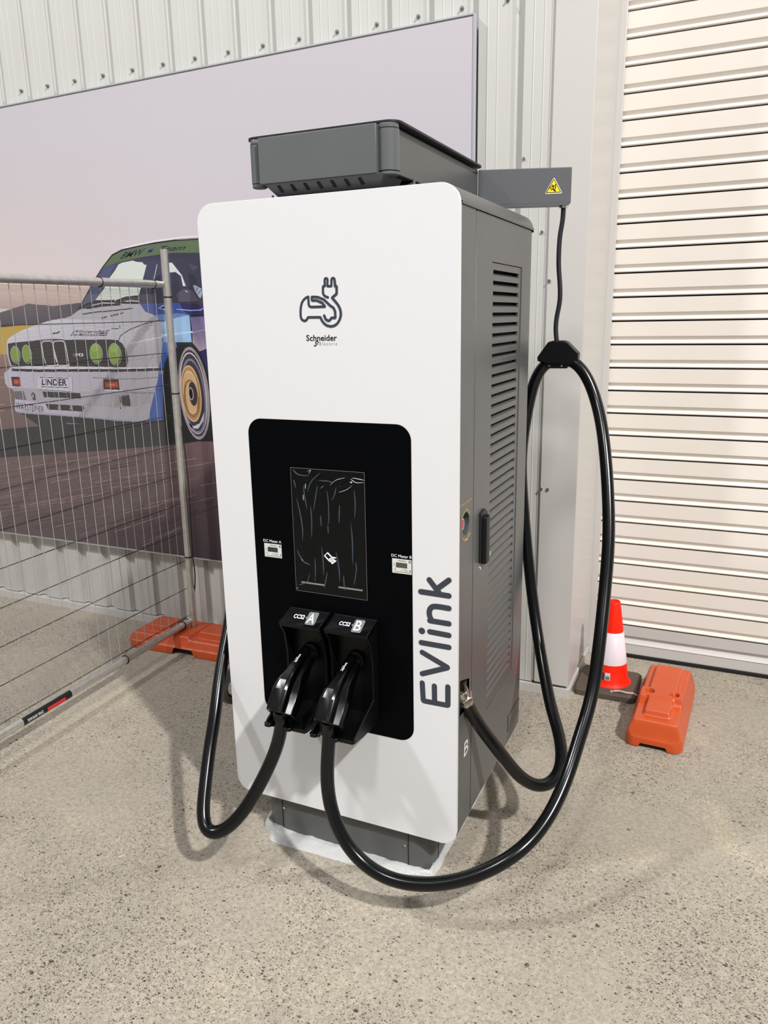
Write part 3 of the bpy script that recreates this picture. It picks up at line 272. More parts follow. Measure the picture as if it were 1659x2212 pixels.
[-1.1207,1.8336],[-1.1588,1.8306]],"bi"],[10,[44,44,62],"Team",[[-1.1006,1.8126],[-0.9583,1.8142],[-0.9467,1.8339],[-1.0881,1.8356]],"bi"],[9,[70,66,82],
"Wintershall",[[-1.6683,1.4676],[-1.4428,1.4641],[-1.4304,1.4794],[-1.6598,1.4808]],"bi"],[9,[48,44,56],"Das Motoren\u00f6l",[[-1.6857,1.4535],[-1.509,1.4513],
[-1.4997,1.4637],[-1.6774,1.4652]],"bi"]],"ev":[[[0.6049,0.5942],[0.6074,0.544],[0.6752,0.5445],[0.675,0.5965]],[[0.6383,0.5918],[0.639,0.5452]],
[[0.6051,0.6203],[0.6749,0.6501],[0.6054,0.68]],[[0.6029,0.7066],[0.6774,0.7058]],[[0.6263,0.74],[0.6773,0.7382]],[[0.6264,0.7701],[0.6772,0.7694]],
[[0.6348,0.7698],[0.6264,0.7785],[0.6242,0.7954],[0.6303,0.8073],[0.6425,0.8114],[0.6771,0.8103]],[[0.6026,0.8444],[0.677,0.8432]],[[0.6546,0.8439],
[0.6256,0.8786]],[[0.6444,0.856],[0.6769,0.884]]],"evdot":[0.6046,0.7389],"logo":[[[0.3136,1.5649],[0.3068,1.5625],[0.3003,1.5578],[0.2948,1.5507],
[0.2918,1.5415],[0.2903,1.531],[0.2901,1.5204],[0.2913,1.5137],[0.2952,1.5097],[0.3005,1.5081],[0.3057,1.5095],[0.3108,1.5164],[0.345,1.5161],[0.3492,1.5078],
[0.3551,1.5009],[0.3626,1.4962],[0.3725,1.4941],[0.3825,1.4955],[0.391,1.5006],[0.3974,1.5088],[0.401,1.5185],[0.4014,1.5262],[0.3998,1.534],[0.3956,1.5425],
[0.3884,1.5511],[0.3789,1.561],[0.3918,1.5696],[0.3924,1.5869],[0.3882,1.587],[0.3883,1.5889],[0.3872,1.6011],[0.3868,1.6042],[0.3831,1.6061],[0.3793,1.6044],
[0.3785,1.6014],[0.378,1.5873],[0.3671,1.5877],[0.3681,1.6017],[0.3677,1.6046],[0.3645,1.6062],[0.3612,1.6048],[0.3604,1.602],[0.3603,1.5879],[0.3553,1.5878],
[0.3546,1.5726],[0.3564,1.568],[0.3608,1.5643],[0.3676,1.5619]],[[0.3136,1.5649],[0.3141,1.5463],[0.3159,1.5423],[0.3213,1.5406],[0.3591,1.5407],
[0.3518,1.5494],[0.3367,1.5556],[0.3236,1.5559],[0.3235,1.5644],[0.3401,1.5633],[0.3567,1.557],[0.3729,1.543],[0.3818,1.5376],[0.386,1.5291],[0.3862,1.5142],
[0.3756,1.5143],[0.3708,1.5085],[0.3661,1.5075],[0.3594,1.5113],[0.3559,1.5199]]],"icon":[[[0.3471,0.896],[0.333,0.9094],[0.342,0.9184],[0.3541,0.9075],
[0.3667,0.9071]],[[0.3471,0.896],[0.3497,0.8966]],[[0.3613,0.904],[0.3494,0.9039],[0.347,0.9018],[0.3499,0.8997],[0.3585,0.9007],[0.3667,0.8985],
[0.3554,0.8899],[0.3504,0.896]],[[0.353,0.8939],[0.3578,0.8987]],[[0.3562,0.8924],[0.3617,0.898]],[[0.3511,0.8973],[0.3545,0.9002]]],
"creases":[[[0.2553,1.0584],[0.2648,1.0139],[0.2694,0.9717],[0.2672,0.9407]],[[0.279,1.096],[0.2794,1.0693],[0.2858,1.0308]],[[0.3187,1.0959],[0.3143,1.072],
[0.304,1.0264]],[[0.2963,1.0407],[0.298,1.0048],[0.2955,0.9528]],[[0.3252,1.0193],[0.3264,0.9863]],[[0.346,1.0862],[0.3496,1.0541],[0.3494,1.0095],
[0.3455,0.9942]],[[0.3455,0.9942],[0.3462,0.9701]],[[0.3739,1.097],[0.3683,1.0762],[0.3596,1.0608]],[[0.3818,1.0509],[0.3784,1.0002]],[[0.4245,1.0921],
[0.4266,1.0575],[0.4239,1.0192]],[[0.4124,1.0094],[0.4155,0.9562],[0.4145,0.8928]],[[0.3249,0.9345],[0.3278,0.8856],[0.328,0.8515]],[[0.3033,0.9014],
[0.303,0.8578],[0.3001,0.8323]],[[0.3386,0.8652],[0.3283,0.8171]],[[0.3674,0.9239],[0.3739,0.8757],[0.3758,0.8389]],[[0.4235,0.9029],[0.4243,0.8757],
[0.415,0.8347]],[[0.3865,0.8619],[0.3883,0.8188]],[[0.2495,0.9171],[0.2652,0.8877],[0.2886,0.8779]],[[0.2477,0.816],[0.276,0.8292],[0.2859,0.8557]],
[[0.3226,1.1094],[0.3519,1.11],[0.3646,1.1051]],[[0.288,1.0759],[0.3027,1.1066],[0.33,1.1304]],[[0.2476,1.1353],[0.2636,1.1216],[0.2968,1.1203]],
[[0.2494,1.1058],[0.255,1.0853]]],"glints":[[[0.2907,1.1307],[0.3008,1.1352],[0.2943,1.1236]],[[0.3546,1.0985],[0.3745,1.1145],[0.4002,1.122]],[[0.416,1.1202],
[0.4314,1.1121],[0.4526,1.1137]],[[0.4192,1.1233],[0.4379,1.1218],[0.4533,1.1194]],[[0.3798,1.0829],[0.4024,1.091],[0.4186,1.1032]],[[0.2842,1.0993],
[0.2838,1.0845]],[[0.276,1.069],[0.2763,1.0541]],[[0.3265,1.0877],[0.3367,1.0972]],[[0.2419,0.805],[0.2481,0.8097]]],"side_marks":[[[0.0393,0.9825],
[0.0483,0.9759],[0.0591,0.9711],[0.0737,0.9689],[0.081,0.9706]],[[0.059,0.9765],[0.0646,0.9714],[0.0736,0.9726]],[[0.0846,0.9732],[0.0985,0.9816]]],
"lock_marks":[[[0.1834,0.8633],[0.1979,0.8604],[0.2081,0.8637]],[[0.1876,0.8596],[0.2001,0.8558]],[[0.194,0.8551],[0.194,0.8531]]],"sideB":[[0.0633,0.3621],
[0.0988,0.3657],[0.1022,0.3878],[0.0663,0.4007]],"lidA":{"box":[[0.2933,-0.0571,0.7302],[0.3221,-0.0562,0.7305],[0.3146,-0.0092,0.7477],[0.2851,-0.0109,0.747]],
"tri":[[0.2879,-0.028,0.7408],[0.2901,-0.0379,0.7372],[0.2832,-0.0328,0.739]],"ccs":[[0.2508,-0.0412,0.736],[0.283,-0.0406,0.7362],[0.2808,-0.0255,0.7417],
[0.2476,-0.0262,0.7414]],"let":[[0.2956,-0.052,0.732],[0.3171,-0.0507,0.7325],[0.3035,-0.0145,0.7457],
[0.2938,-0.0154,0.7454]]},"lidB":{"box":[[0.4296,-0.0566,0.7303],[0.4573,-0.0557,0.7307],[0.4525,-0.0105,0.7472],[0.4237,-0.0113,0.7469]],
"tri":[[0.4258,-0.0279,0.7408],[0.427,-0.0376,0.7373],[0.4208,-0.0327,0.7391]],"ccs":[[0.3874,-0.0403,0.7363],[0.4184,-0.0398,0.7365],[0.4174,-0.0259,0.7416],
[0.3854,-0.0266,0.7413]],"let":[[0.4339,-0.0509,0.7324],[0.4526,-0.0506,0.7325],[0.4477,-0.0159,0.7452],[0.4304,-0.0165,0.745]]},"sign":{"o":[[0.1995,1.8592],
[0.2516,1.86],[0.2256,1.9054]],"k":[[0.2018,1.8615],[0.2483,1.8624],[0.2253,1.9019]],"i":[[0.2063,1.8637],[0.2445,1.8642],[0.2254,1.8977]],
"bar":[[0.2283,1.873],[0.2316,1.8729],[0.2319,1.886],[0.2287,1.8861]],"hand":[[0.2274,1.8654],[0.2331,1.8652],[0.2288,1.8723],[0.2259,1.8723],[0.2252,1.8801],
[0.2238,1.8801],[0.2234,1.8747],[0.219,1.8718],[0.2167,1.8688],[0.2179,1.8683],[0.2215,1.8709],[0.2236,1.8701]],"l1":[[[0.2217,1.8771],[0.2147,1.8777],
[0.214,1.8758],[0.2149,1.8731],[0.2214,1.8725]],[[0.2231,1.8832],[0.2249,1.877]],[[0.2206,1.8841],[0.2236,1.8793]],[[0.2187,1.8818],[0.222,1.8786]],
[[0.2256,1.8827],[0.2255,1.8777]]]},"sheet":[[0.0974,0.0022],[0.1238,-0.0285],[0.1534,-0.0352],[0.2416,-0.0326],[0.3328,-0.0304],[0.3963,-0.0313],
[0.5429,-0.0075],[0.6295,0.0148],[0.6334,0.0627],[0.6306,0.1172]],"bits":[[0.4219,-0.2178],[0.4698,-0.1779],[0.6254,-0.1188],[0.3591,-0.2516],[-0.2395,-0.2592],
[-0.3062,0.3774]],"cam":{"loc":[1.2759,-1.6923,1.5128],"right":[0.9117557185083857,0.41033885999648334,-0.01798693259129633],
"up":[-0.08488325158627517,0.23109222506404403,0.9692219648331801],"back":[0.4018660764077985,-0.882166879616173,0.24553055439367588],
"lens":36.007557430219194}}""")
# ------------------------------------------------------------------ camera
cam_d = bpy.data.cameras.new('camera'); cam = bpy.data.objects.new('camera', cam_d); COL.objects.link(cam)
_c = DATA['cam']
R3 = Matrix((_c['right'], _c['up'], _c['back'])).transposed()
cam.matrix_world = Matrix.Translation(_c['loc']) @ R3.to_4x4()
cam_d.sensor_fit = 'HORIZONTAL'; cam_d.sensor_width = 36; cam_d.lens = _c['lens']
cam_d.clip_start = .05
SC.camera = cam
# ------------------------------------------------------------------ world and lamps
w = bpy.data.worlds.new('shed_light'); SC.world = w; w.use_nodes = True
bg = w.node_tree.nodes['Background']; bg.inputs[0].default_value = (1.0, .985, .965, 1); bg.inputs[1].default_value = .33
def lamp(name, loc, target, size, power, col):
    l = bpy.data.lights.new(name, 'AREA'); l.shape = 'DISK'; l.size = size; l.energy = power; l.color = col
    o = bpy.data.objects.new(name, l); COL.objects.link(o); o.location = loc
    o.rotation_euler = (Vector(target) - Vector(loc)).to_track_quat('-Z', 'Y').to_euler()
lamp('bay_and_fill_lamp', (7.6, -4.6, 9.6), (.4, 0, .5), .40, 1720, (1, .985, .955))
lamp('bay_and_fill_lamp', (-5.6, -4.6, 9.4), (.2, 0, .6), .7, 600, (.97, .985, 1))
lamp('bay_and_fill_lamp', (1.2, -6.5, 10.5), (.4, 0, .8), 1.3, 430, (1, .99, .97))  # unseen front fill, added to brighten the white panel
SC.view_settings.view_transform = 'Standard'; SC.view_settings.look = 'None'
SC.view_settings.exposure = 0.0; SC.view_settings.gamma = 1; SC.view_settings.use_curve_mapping = False
# ------------------------------------------------------------------ materials
def s2l(c):
    return tuple(((v/255)/12.92 if v/255 <= .04045 else (((v/255)+.055)/1.055)**2.4) for v in c[:3]) + (1,)
def mat(name, col, rough=.5, metal=0, spec=.5, noise=0, nscale=40, bump=0, bscale=200, coat=0, coatr=.1, trans=0):
    m = bpy.data.materials.new(name); m.use_nodes = True; nt = m.node_tree; b = nt.nodes['Principled BSDF']
    c = s2l(col); b.inputs['Base Color'].default_value = c; b.inputs['Roughness'].default_value = rough
    b.inputs['Metallic'].default_value = metal; b.inputs['Specular IOR Level'].default_value = spec
    if coat: b.inputs['Coat Weight'].default_value = coat; b.inputs['Coat Roughness'].default_value = coatr
    tc = nt.nodes.new('ShaderNodeTexCoord')
    if noise:
        n = nt.nodes.new('ShaderNodeTexNoise'); n.inputs['Scale'].default_value = nscale; n.inputs['Detail'].default_value = 5
        nt.links.new(tc.outputs['Object'], n.inputs['Vector'])
        mx = nt.nodes.new('ShaderNodeMix'); mx.data_type = 'RGBA'; mx.inputs[6].default_value = tuple(v*(1-noise) for v in c[:3])+(1,)
        mx.inputs[7].default_value = tuple(min(1, v*(1+noise)) for v in c[:3])+(1,)
        nt.links.new(n.outputs['Fac'], mx.inputs[0]); nt.links.new(mx.outputs[2], b.inputs['Base Color'])
    if bump:
        n2 = nt.nodes.new('ShaderNodeTexNoise'); n2.inputs['Scale'].default_value = bscale; n2.inputs['Detail'].default_value = 3
        nt.links.new(tc.outputs['Object'], n2.inputs['Vector'])
        bp = nt.nodes.new('ShaderNodeBump'); bp.inputs['Strength'].default_value = bump; bp.inputs['Distance'].default_value = .002
        nt.links.new(n2.outputs['Fac'], bp.inputs['Height']); nt.links.new(bp.outputs[0], b.inputs['Normal'])
    return m
M = {}
M['white_panel'] = mat('white_powder_coat', (213, 213, 216), .38, noise=.01, bump=.03, bscale=900)
M['grey'] = mat('grey_powder_coat', (80, 81, 82), .34, noise=.04, nscale=9, bump=.06, bscale=1400)
M['grey_arm'] = mat('mid_grey_arm_paint', (91, 94, 96), .36, noise=.06, nscale=9, bump=.08, bscale=1400)
M['grey_dark'] = mat('dark_grey_paint', (84, 85, 89), .42, noise=.04, nscale=9, bump=.08, bscale=1400)
M['black_metal'] = mat('black_lid_paint', (22, 22, 24), .5, bump=.1, bscale=900)
M['dark_core'] = mat('dark_gap', (20, 20, 21), .8)
M['black_glass'] = mat('black_display_glass', (2, 3, 5), .5, spec=.05, noise=.1, nscale=6)
M['black_gloss'] = mat('glossy_black_plastic', (3, 3, 4), .22, spec=.3, coat=.04, coatr=.08, noise=.1, nscale=20)
M['screen_glass'] = mat('dark_screen_glass', (3, 4, 7), .3, spec=.1)
M['black_sat'] = mat('satin_black_plastic', (6, 6, 8), .4, spec=.25, bump=.05, bscale=900)
M['cable'] = mat('black_cable_rubber', (6, 7, 9), .2, spec=.35, noise=.3, nscale=12, bump=.03, bscale=30)
M['strap'] = mat('black_hose', (20, 22, 28), .45)
M['wall'] = mat('off_white_wall_paint', (186, 185, 181), .5, noise=.03, nscale=5, bump=.03, bscale=60)
M['trimwhite'] = mat('white_trim_paint', (190, 187, 184), .36, noise=.02, nscale=3)
M['door'] = mat('cream_roller_door_paint', (221, 214, 206), .38, noise=.025, nscale=6, bump=.03, bscale=50)
M['steel'] = mat('galvanised_steel', (205, 202, 196), .33, metal=.75, noise=.25, nscale=35, bump=.1, bscale=90)
M['wire'] = mat('galvanised_wire', (176, 172, 168), .45, metal=.3)
M['wire_dark'] = mat('dark_wire', (58, 56, 56), .5, metal=.4)
M['thread'] = mat('grey_shade_thread', (116, 110, 106), .8)
M['chrome'] = mat('nickel_plated_brass', (205, 196, 186), .16, metal=1)
M['screw'] = mat('zinc_screw', (150, 150, 148), .4, metal=.8)
M['black'] = mat('black_plastic', (16, 16, 17), .5)
M['orange'] = mat('orange_block_plastic', (190, 74, 26), .36, noise=.14, nscale=9, bump=.1, bscale=120, coat=.15, coatr=.3)
M['red_orange'] = mat('fluoro_orange_cone', (240, 34, 4), .5, spec=.25, noise=.03)
M['reflect'] = mat('reflective_collar', (222, 208, 214), .32, noise=.05, nscale=120, bump=.2, bscale=260)
M['mat_rubber'] = mat('dusty_black_rubber', (78, 68, 58), .75, noise=.35, nscale=14, bump=.3, bscale=60)
M['ink'] = mat('slate_print', (48, 54, 64), .45)
M['ink_black'] = mat('black_print', (22, 22, 24), .45)
M['ink_grey'] = mat('grey_print', (120, 120, 122), .5)
M['ink_white'] = mat('white_print', (235, 236, 236), .5)
M['ink_yellow'] = mat('amber_print', (196, 160, 84), .5)
M['badge'] = mat('badge_grey', (112, 116, 116), .5)
M['yellow'] = mat('safety_yellow', (250, 205, 10), .4)
M['cream'] = mat('pale_sticker_edge', (245, 235, 190), .45)
M['red'] = mat('stop_button_red', (205, 40, 44), .3)
M['label'] = mat('meter_label', (206, 206, 202), .5, noise=.1, nscale=160)
M['lcd'] = mat('lcd_green_grey', (70, 76, 66), .3)
M['lcd_dark'] = mat('lcd_off', (38, 50, 48), .3)
M['sliver'] = mat('pale_wood', (214, 200, 168), .7)
M['rope'] = mat('faded_rope', (186, 158, 150), .8, noise=.3, nscale=200)
M['plate'] = mat('etched_nameplate', (74, 70, 66), .35, metal=.3, noise=.2, nscale=60)
M['alu'] = mat('aluminium_edge', (176, 178, 186), .4, metal=.4)
def attr_mat():
    m = bpy.data.materials.new('printed_picture'); m.use_nodes = True; nt = m.node_tree; b = nt.nodes['Principled BSDF']
    a = nt.nodes.new('ShaderNodeAttribute'); a.attribute_name = 'col'
    nt.links.new(a.outputs['Color'], b.inputs['Base Color']); b.inputs['Roughness'].default_value = .6
    b.inputs['Specular IOR Level'].default_value = .25
    return m
M['print'] = attr_mat()
def floor_mat():
    m = bpy.data.materials.new('polished_concrete'); m.use_nodes = True; nt = m.node_tree; N = nt.nodes.new; L = nt.links.new
    b = nt.nodes['Principled BSDF']; tc = N('ShaderNodeTexCoord'); P = tc.outputs['Object']
    def noise(sc, det=4, rough=.55, off=(0, 0, 0), dist=0):
        mp = N('ShaderNodeMapping'); mp.inputs['Location'].default_value = off; L(P, mp.inputs[0])
        n = N('ShaderNodeTexNoise'); n.inputs['Scale'].default_value = sc; n.inputs['Detail'].default_value = det
        n.inputs['Roughness'].default_value = rough; n.inputs['Distortion'].default_value = dist
        L(mp.outputs[0], n.inputs['Vector']); return n.outputs['Fac']
    def ramp(f, a, c, lo=0, hi=1):
        r = N('ShaderNodeMapRange'); r.inputs[1].default_value = a; r.inputs[2].default_value = c
        r.inputs[3].default_value = lo; r.inputs[4].default_value = hi; L(f, r.inputs[0]); return r.outputs[0]
    def mix(f, c1, c2):
        x = N('ShaderNodeMix'); x.data_type = 'RGBA'
        if isinstance(f, float): x.inputs[0].default_value = f
        else: L(f, x.inputs[0])
        for i, c in ((6, c1), (7, c2)):
            if isinstance(c, tuple): x.inputs[i].default_value = s2l(c)
            else: L(c, x.inputs[i])
        return x.outputs[2]
    def math_(op, a, c):
        x = N('ShaderNodeMath'); x.operation = op
        for i, v in ((0, a), (1, c)):
            if isinstance(v, (int, float)): x.inputs[i].default_value = v
            else: L(v, x.inputs[i])
        return x.outputs[0]
    col = mix(ramp(noise(1.6, 5), .35, .68), (174, 165, 151), (192, 183, 167))
    col = mix(ramp(noise(5, 6, off=(3, 1, 0)), .42, .75, 0, .6), col, (166, 160, 150))
    col = mix(ramp(noise(2.4, 6, .6, off=(9, 4, 2), dist=.6), .56, .7, 0, .55), col, (214, 201, 174))
    col = mix(ramp(noise(85, 5, .75), .25, .7, 0, .9), (128, 120, 108), col)
    col = mix(ramp(noise(260, 4, .75, off=(1, 7, 0)), .52, .7, 0, .7), col, (118, 110, 98))
    # chips of dark aggregate, dense in patches
    dens = ramp(noise(2.1, 3, .5, off=(5, 2, 8)), .42, .66, .03, .62)
    mp_ = N('ShaderNodeMapping'); mp_.vector_type = 'TEXTURE'; mp_.inputs['Location'].default_value = (.45, -.5, 0); mp_.inputs['Rotation'].default_value = (0, 0, .4); mp_.inputs['Scale'].default_value = (.75, .36, 1); L(P, mp_.inputs[0])
    g_ = N('ShaderNodeTexGradient'); g_.gradient_type = 'SPHERICAL'; L(mp_.outputs[0], g_.inputs[0])
    dens = math_('MULTIPLY', dens, ramp(g_.outputs[1], 0, .45, 1, .12))
    chips = None
    for sc, k, off in ((270, 1.1, 3), (165, 1.1, 0), (105, .55, 5), (60, .07, 11)):
        mp = N('ShaderNodeMapping'); mp.inputs['Location'].default_value = (off, off, 0); mp.inputs['Rotation'].default_value = (0, 0, .5); mp.inputs['Scale'].default_value = (1, 1.5, 1)
        nz = N('ShaderNodeTexNoise'); nz.inputs['Scale'].default_value = sc*1.3; L(P, nz.inputs['Vector'])
        vm = N('ShaderNodeVectorMath'); vm.operation = 'MULTIPLY_ADD'; L(nz.outputs['Color'], vm.inputs[0]); vm.inputs[1].default_value = (.5/sc,)*3; L(P, vm.inputs[2])
        L(vm.outputs[0], mp.inputs[0])
        v = N('ShaderNodeTexVoronoi'); v.voronoi_dimensions = '2D'; v.inputs['Scale'].default_value = sc; L(mp.outputs[0], v.inputs['Vector'])
        sp = N('ShaderNodeSeparateColor'); L(v.outputs['Color'], sp.inputs[0])
        pick = math_('LESS_THAN', sp.outputs[0], math_('MULTIPLY', dens, k*.62))
        rad = math_('MULTIPLY', sp.outputs[1], .46)
        ins = math_('LESS_THAN', v.outputs['Distance'], rad)
        c = math_('MULTIPLY', pick, ins)
        chips = c if chips is None else math_('MAXIMUM', chips, c)
    tone = mix(ramp(noise(90, 1, .5, off=(2, 2, 2)), .4, .6), (50, 46, 43), (104, 94, 84))
    col = mix(math_('MULTIPLY', chips, .92), col, tone)
    # rusty dust near the left fence block, sandy stains in front of the charger
    def blob(cx, cy, rx, ry, rot, lo, hi, c, col, ns):
        mp = N('ShaderNodeMapping'); mp.vector_type = 'TEXTURE'; mp.inputs['Location'].default_value = (cx, cy, 0)
        mp.inputs['Rotation'].default_value = (0, 0, rot); mp.inputs['Scale'].default_value = (rx, ry, 1); L(P, mp.inputs[0])
        g = N('ShaderNodeTexGradient'); g.gradient_type = 'SPHERICAL'; L(mp.outputs[0], g.inputs[0])
        f = ramp(math_('ADD', g.outputs[1], math_('MULTIPLY', math_('SUBTRACT', noise(ns, 6, .65, off=(cx, cy, 0)), .5), 1.1)), lo, hi, 0, .7)
        return mix(f, col, c)
    col = blob(-.78, .74, .3, .16, 0, .25, .8, (178, 128, 104), col, 14)
    col = blob(.30, -.36, .3, .10, .5, .3, .6, (212, 196, 158), col, 9)
    col = blob(.55, -.56, .22, .09, .9, .3, .6, (214, 196, 158), col, 9)
    col = blob(.90, -.42, .10, .05, .6, .45, .6, (150, 132, 98), col, 30)
    col = blob(1.2, -.45, .4, .16, .3, .3, .7, (206, 190, 158), col, 6)
    col = blob(-.45, -.05, .5, .12, .6, .3, .7, (196, 182, 150), col, 6)
    L(col, b.inputs['Base Color'])
    L(ramp(noise(7, 4, off=(4, 4, 4)), .3, .7, .5, .75), b.inputs['Roughness'])
    b.inputs['Specular IOR Level'].default_value = .35
    bp = N('ShaderNodeBump'); bp.inputs['Strength'].default_value = .25; bp.inputs['Distance'].default_value = .002
    L(noise(140, 4, .7), bp.inputs['Height']); L(bp.outputs[0], b.inputs['Normal'])
    return m
M['floor'] = floor_mat()
def film_mat(name, col, alpha, rough, bumps=0):
    m = bpy.data.materials.new(name); m.use_nodes = True; nt = m.node_tree; N = nt.nodes.new; L = nt.links.new
    b = nt.nodes['Principled BSDF']; b.inputs['Base Color'].default_value = s2l(col); b.inputs['Roughness'].default_value = rough
    b.inputs['Alpha'].default_value = alpha; b.inputs['Specular IOR Level'].default_value = .6
    if bumps:
        tc = N('ShaderNodeTexCoord'); n = N('ShaderNodeTexNoise'); n.inputs['Scale'].default_value = 60; n.inputs['Detail'].default_value = 4
        L(tc.outputs['Object'], n.inputs['Vector']); bp = N('ShaderNodeBump'); bp.inputs['Strength'].default_value = bumps; bp.inputs['Distance'].default_value = .004
        L(n.outputs['Fac'], bp.inputs['Height']); L(bp.outputs[0], b.inputs['Normal'])
    return m
def gloss_film():
    m = bpy.data.materials.new('clear_protective_film'); m.use_nodes = True; nt = m.node_tree; N = nt.nodes.new; L = nt.links.new
    nt.nodes.remove(nt.nodes['Principled BSDF']); out = nt.nodes['Material Output']
    t = N('ShaderNodeBsdfTransparent'); g_ = N('ShaderNodeBsdfGlossy'); g_.inputs['Roughness'].default_value = .16; g_.inputs['Color'].default_value = (.8, .9, 1, 1)
    f_ = N('ShaderNodeFresnel'); f_.inputs['IOR'].default_value = 1.27; x = N('ShaderNodeMixShader')
    L(f_.outputs[0], x.inputs[0]); L(t.outputs[0], x.inputs[1]); L(g_.outputs[0], x.inputs[2]); L(x.outputs[0], out.inputs[0]); return m
M['film'] = gloss_film()
M['crease'] = film_mat('film_crease_sheen', (92, 112, 128), .34, .22)  # bluish streak reflections put into the crease colour
M['glint'] = film_mat('film_fold_glint', (215, 222, 228), .55, .15)  # bright highlights on the film, painted as pale strips
M['sheet'] = film_mat('milky_plastic_sheet', (206, 207, 208), .66, .15, 1.0)
# ------------------------------------------------------------------ helpers
def link(name, me, parent=None, loc=None):
    o = bpy.data.objects.new(name, me); COL.objects.link(o)
    if parent: o.parent = parent
    if loc: o.location = loc
    return o
def empty(name, loc, label=None, cat=None, group=None, kind=None):
    o = bpy.data.objects.new(name, None); COL.objects.link(o); o.location = loc; o.empty_display_size = .05
    tag(o, label, cat, group, kind); return o
def tag(o, label=None, cat=None, group=None, kind=None):
    for k, v in (('label', label), ('category', cat), ('group', group), ('kind', kind)):
        if v: o[k] = v
    return o
class MB:
    """collects shapes in world coordinates; build() links one mesh object (made local to its parent)"""
    def __init__(s): s.v = []; s.f = []; s.mi = []; s.cur = 0; s.sm = []; s.smooth = False
    def add(s, vs, fs, mi=None):
        n = len(s.v); s.v += [tuple(v) for v in vs]
        for f in fs: s.f.append([n+i for i in f]); s.mi.append(s.cur if mi is None else mi); s.sm.append(s.smooth)
    def box(s, x0, x1, y0, y1, z0, z1):
        s.add([(x, y, z) for x in (x0, x1) for y in (y0, y1) for z in (z0, z1)],
              [(0, 1, 3, 2), (4, 6, 7, 5), (0, 4, 5, 1), (2, 3, 7, 6), (0, 2, 6, 4), (1, 5, 7, 3)])
    def obox(s, o, u, v, n, su, sv, sn):
        """box with corner-centre o, axes u v n and full sizes"""
        o, u, v, n = Vector(o), Vector(u).normalized()*su/2, Vector(v).normalized()*sv/2, Vector(n).normalized()*sn/2
        s.add([o+a*u+b*v+c*n for a in (-1, 1) for b in (-1, 1) for c in (-1, 1)],
              [(0, 1, 3, 2), (4, 6, 7, 5), (0, 4, 5, 1), (2, 3, 7, 6), (0, 2, 6, 4), (1, 5, 7, 3)])
    def rings(s, rings, cap0=True, cap1=True, closed=True):
        n = len(rings[0]); vs = [p for r in rings for p in r]; fs = []
        for k in range(len(rings)-1):
            for i in range(n if closed else n-1):
                j = (i+1) % n; fs.append((k*n+i, k*n+j, (k+1)*n+j, (k+1)*n+i))
        if cap0: fs.append(tuple(range(n))[::-1])
        if cap1: fs.append(tuple(range((len(rings)-1)*n, len(rings)*n)))
        s.add(vs, fs)
    def cyl(s, a, b, r, r2=None, n=16, caps=True):
        a, b = Vector(a), Vector(b); d = (b-a).normalized(); u = d.orthogonal().normalized(); w_ = d.cross(u)
        r2 = r if r2 is None else r2
        s.rings([[a+(u*cos(t)+w_*sin(t))*r for t in [2*pi*i/n for i in range(n)]], [b+(u*cos(t)+w_*sin(t))*r2 for t in [2*pi*i/n for i in range(n)]]], caps, caps)
    def tube(s, pts, r, n=12, step=.012, spline=True, sm=4):
        P = [Vector(p) for p in pts]
        if spline:
            Q = []
            for i in range(len(P)-1):
                p0, p1, p2, p3 = P[max(i-1, 0)], P[i], P[i+1], P[min(i+2, len(P)-1)]
                k = max(2, int((p2-p1).length/step))
                for j in range(k):
                    t = j/k
                    Q.append(.5*((2*p1)+(p2-p0)*t+(2*p0-5*p1+4*p2-p3)*t*t+(3*p1-p0-3*p2+p3)*t**3))
            Q.append(P[-1])
            for _ in range(sm):
                Q = [Q[0]]+[(Q[i-1]+2*Q[i]+Q[i+1])/4 for i in range(1, len(Q)-1)]+[Q[-1]]
            P = Q
        u = (P[1]-P[0]).orthogonal().normalized(); rings = []
        for i, p in enumerate(P):
            d = (P[min(i+1, len(P)-1)]-P[max(i-1, 0)]).normalized(); u = (u-d*u.dot(d)).normalized(); w_ = d.cross(u)
            rings.append([p+(u*cos(t)+w_*sin(t))*r for t in [2*pi*k/n for k in range(n)]])
        s.rings(rings)
    def lathe(s, c, prof, n=40, caps=True):
        s.rings([[(c[0]+r*cos(2*pi*i/n), c[1]+r*sin(2*pi*i/n), z) for i in range(n)] for r, z in prof], caps, caps)
    def prism(s, outer, f0, f1, holes=(), side=True):
        """f0/f1 map 2D point to 3D (front and back); outer and holes are 2D loops"""
        loops = [list(outer)]+[list(h) for h in holes]
        flat = [p for l in loops for p in l]
        tris = tessellate_polygon([[Vector((p[0], p[1], 0)) for p in l] for l in loops])
        n = len(flat); s.add([f0(p) for p in flat]+[f1(p) for p in flat], [tuple(t) for t in tris]+[tuple(n+i for i in t)[::-1] for t in tris])
        if side:
            k = 0
            for l in loops:
                m = len(l); s.add([f0(p) for p in l]+[f1(p) for p in l], [(i, (i+1) % m, m+(i+1) % m, m+i) for i in range(m)])
    def build(s, name, m, parent=None, bevel=0, segs=2, angle=35):
        org = Vector((0, 0, 0)); q = parent
        while q: org += Vector(q.location); q = q.parent
        me = bpy.data.meshes.new(name)
        if parent: vs = [Vector(v)-org for v in s.v]; loc = None
        else:
            xs = [v[0] for v in s.v]; ys = [v[1] for v in s.v]; zs = [v[2] for v in s.v]
            loc = Vector(((min(xs)+max(xs))/2, (min(ys)+max(ys))/2, min(zs))); vs = [Vector(v)-loc for v in s.v]
        me.from_pydata(vs, [], s.f); me.validate()
        bm = bmesh.new(); bm.from_mesh(me)
        bmesh.ops.remove_doubles(bm, verts=bm.verts, dist=1e-6)
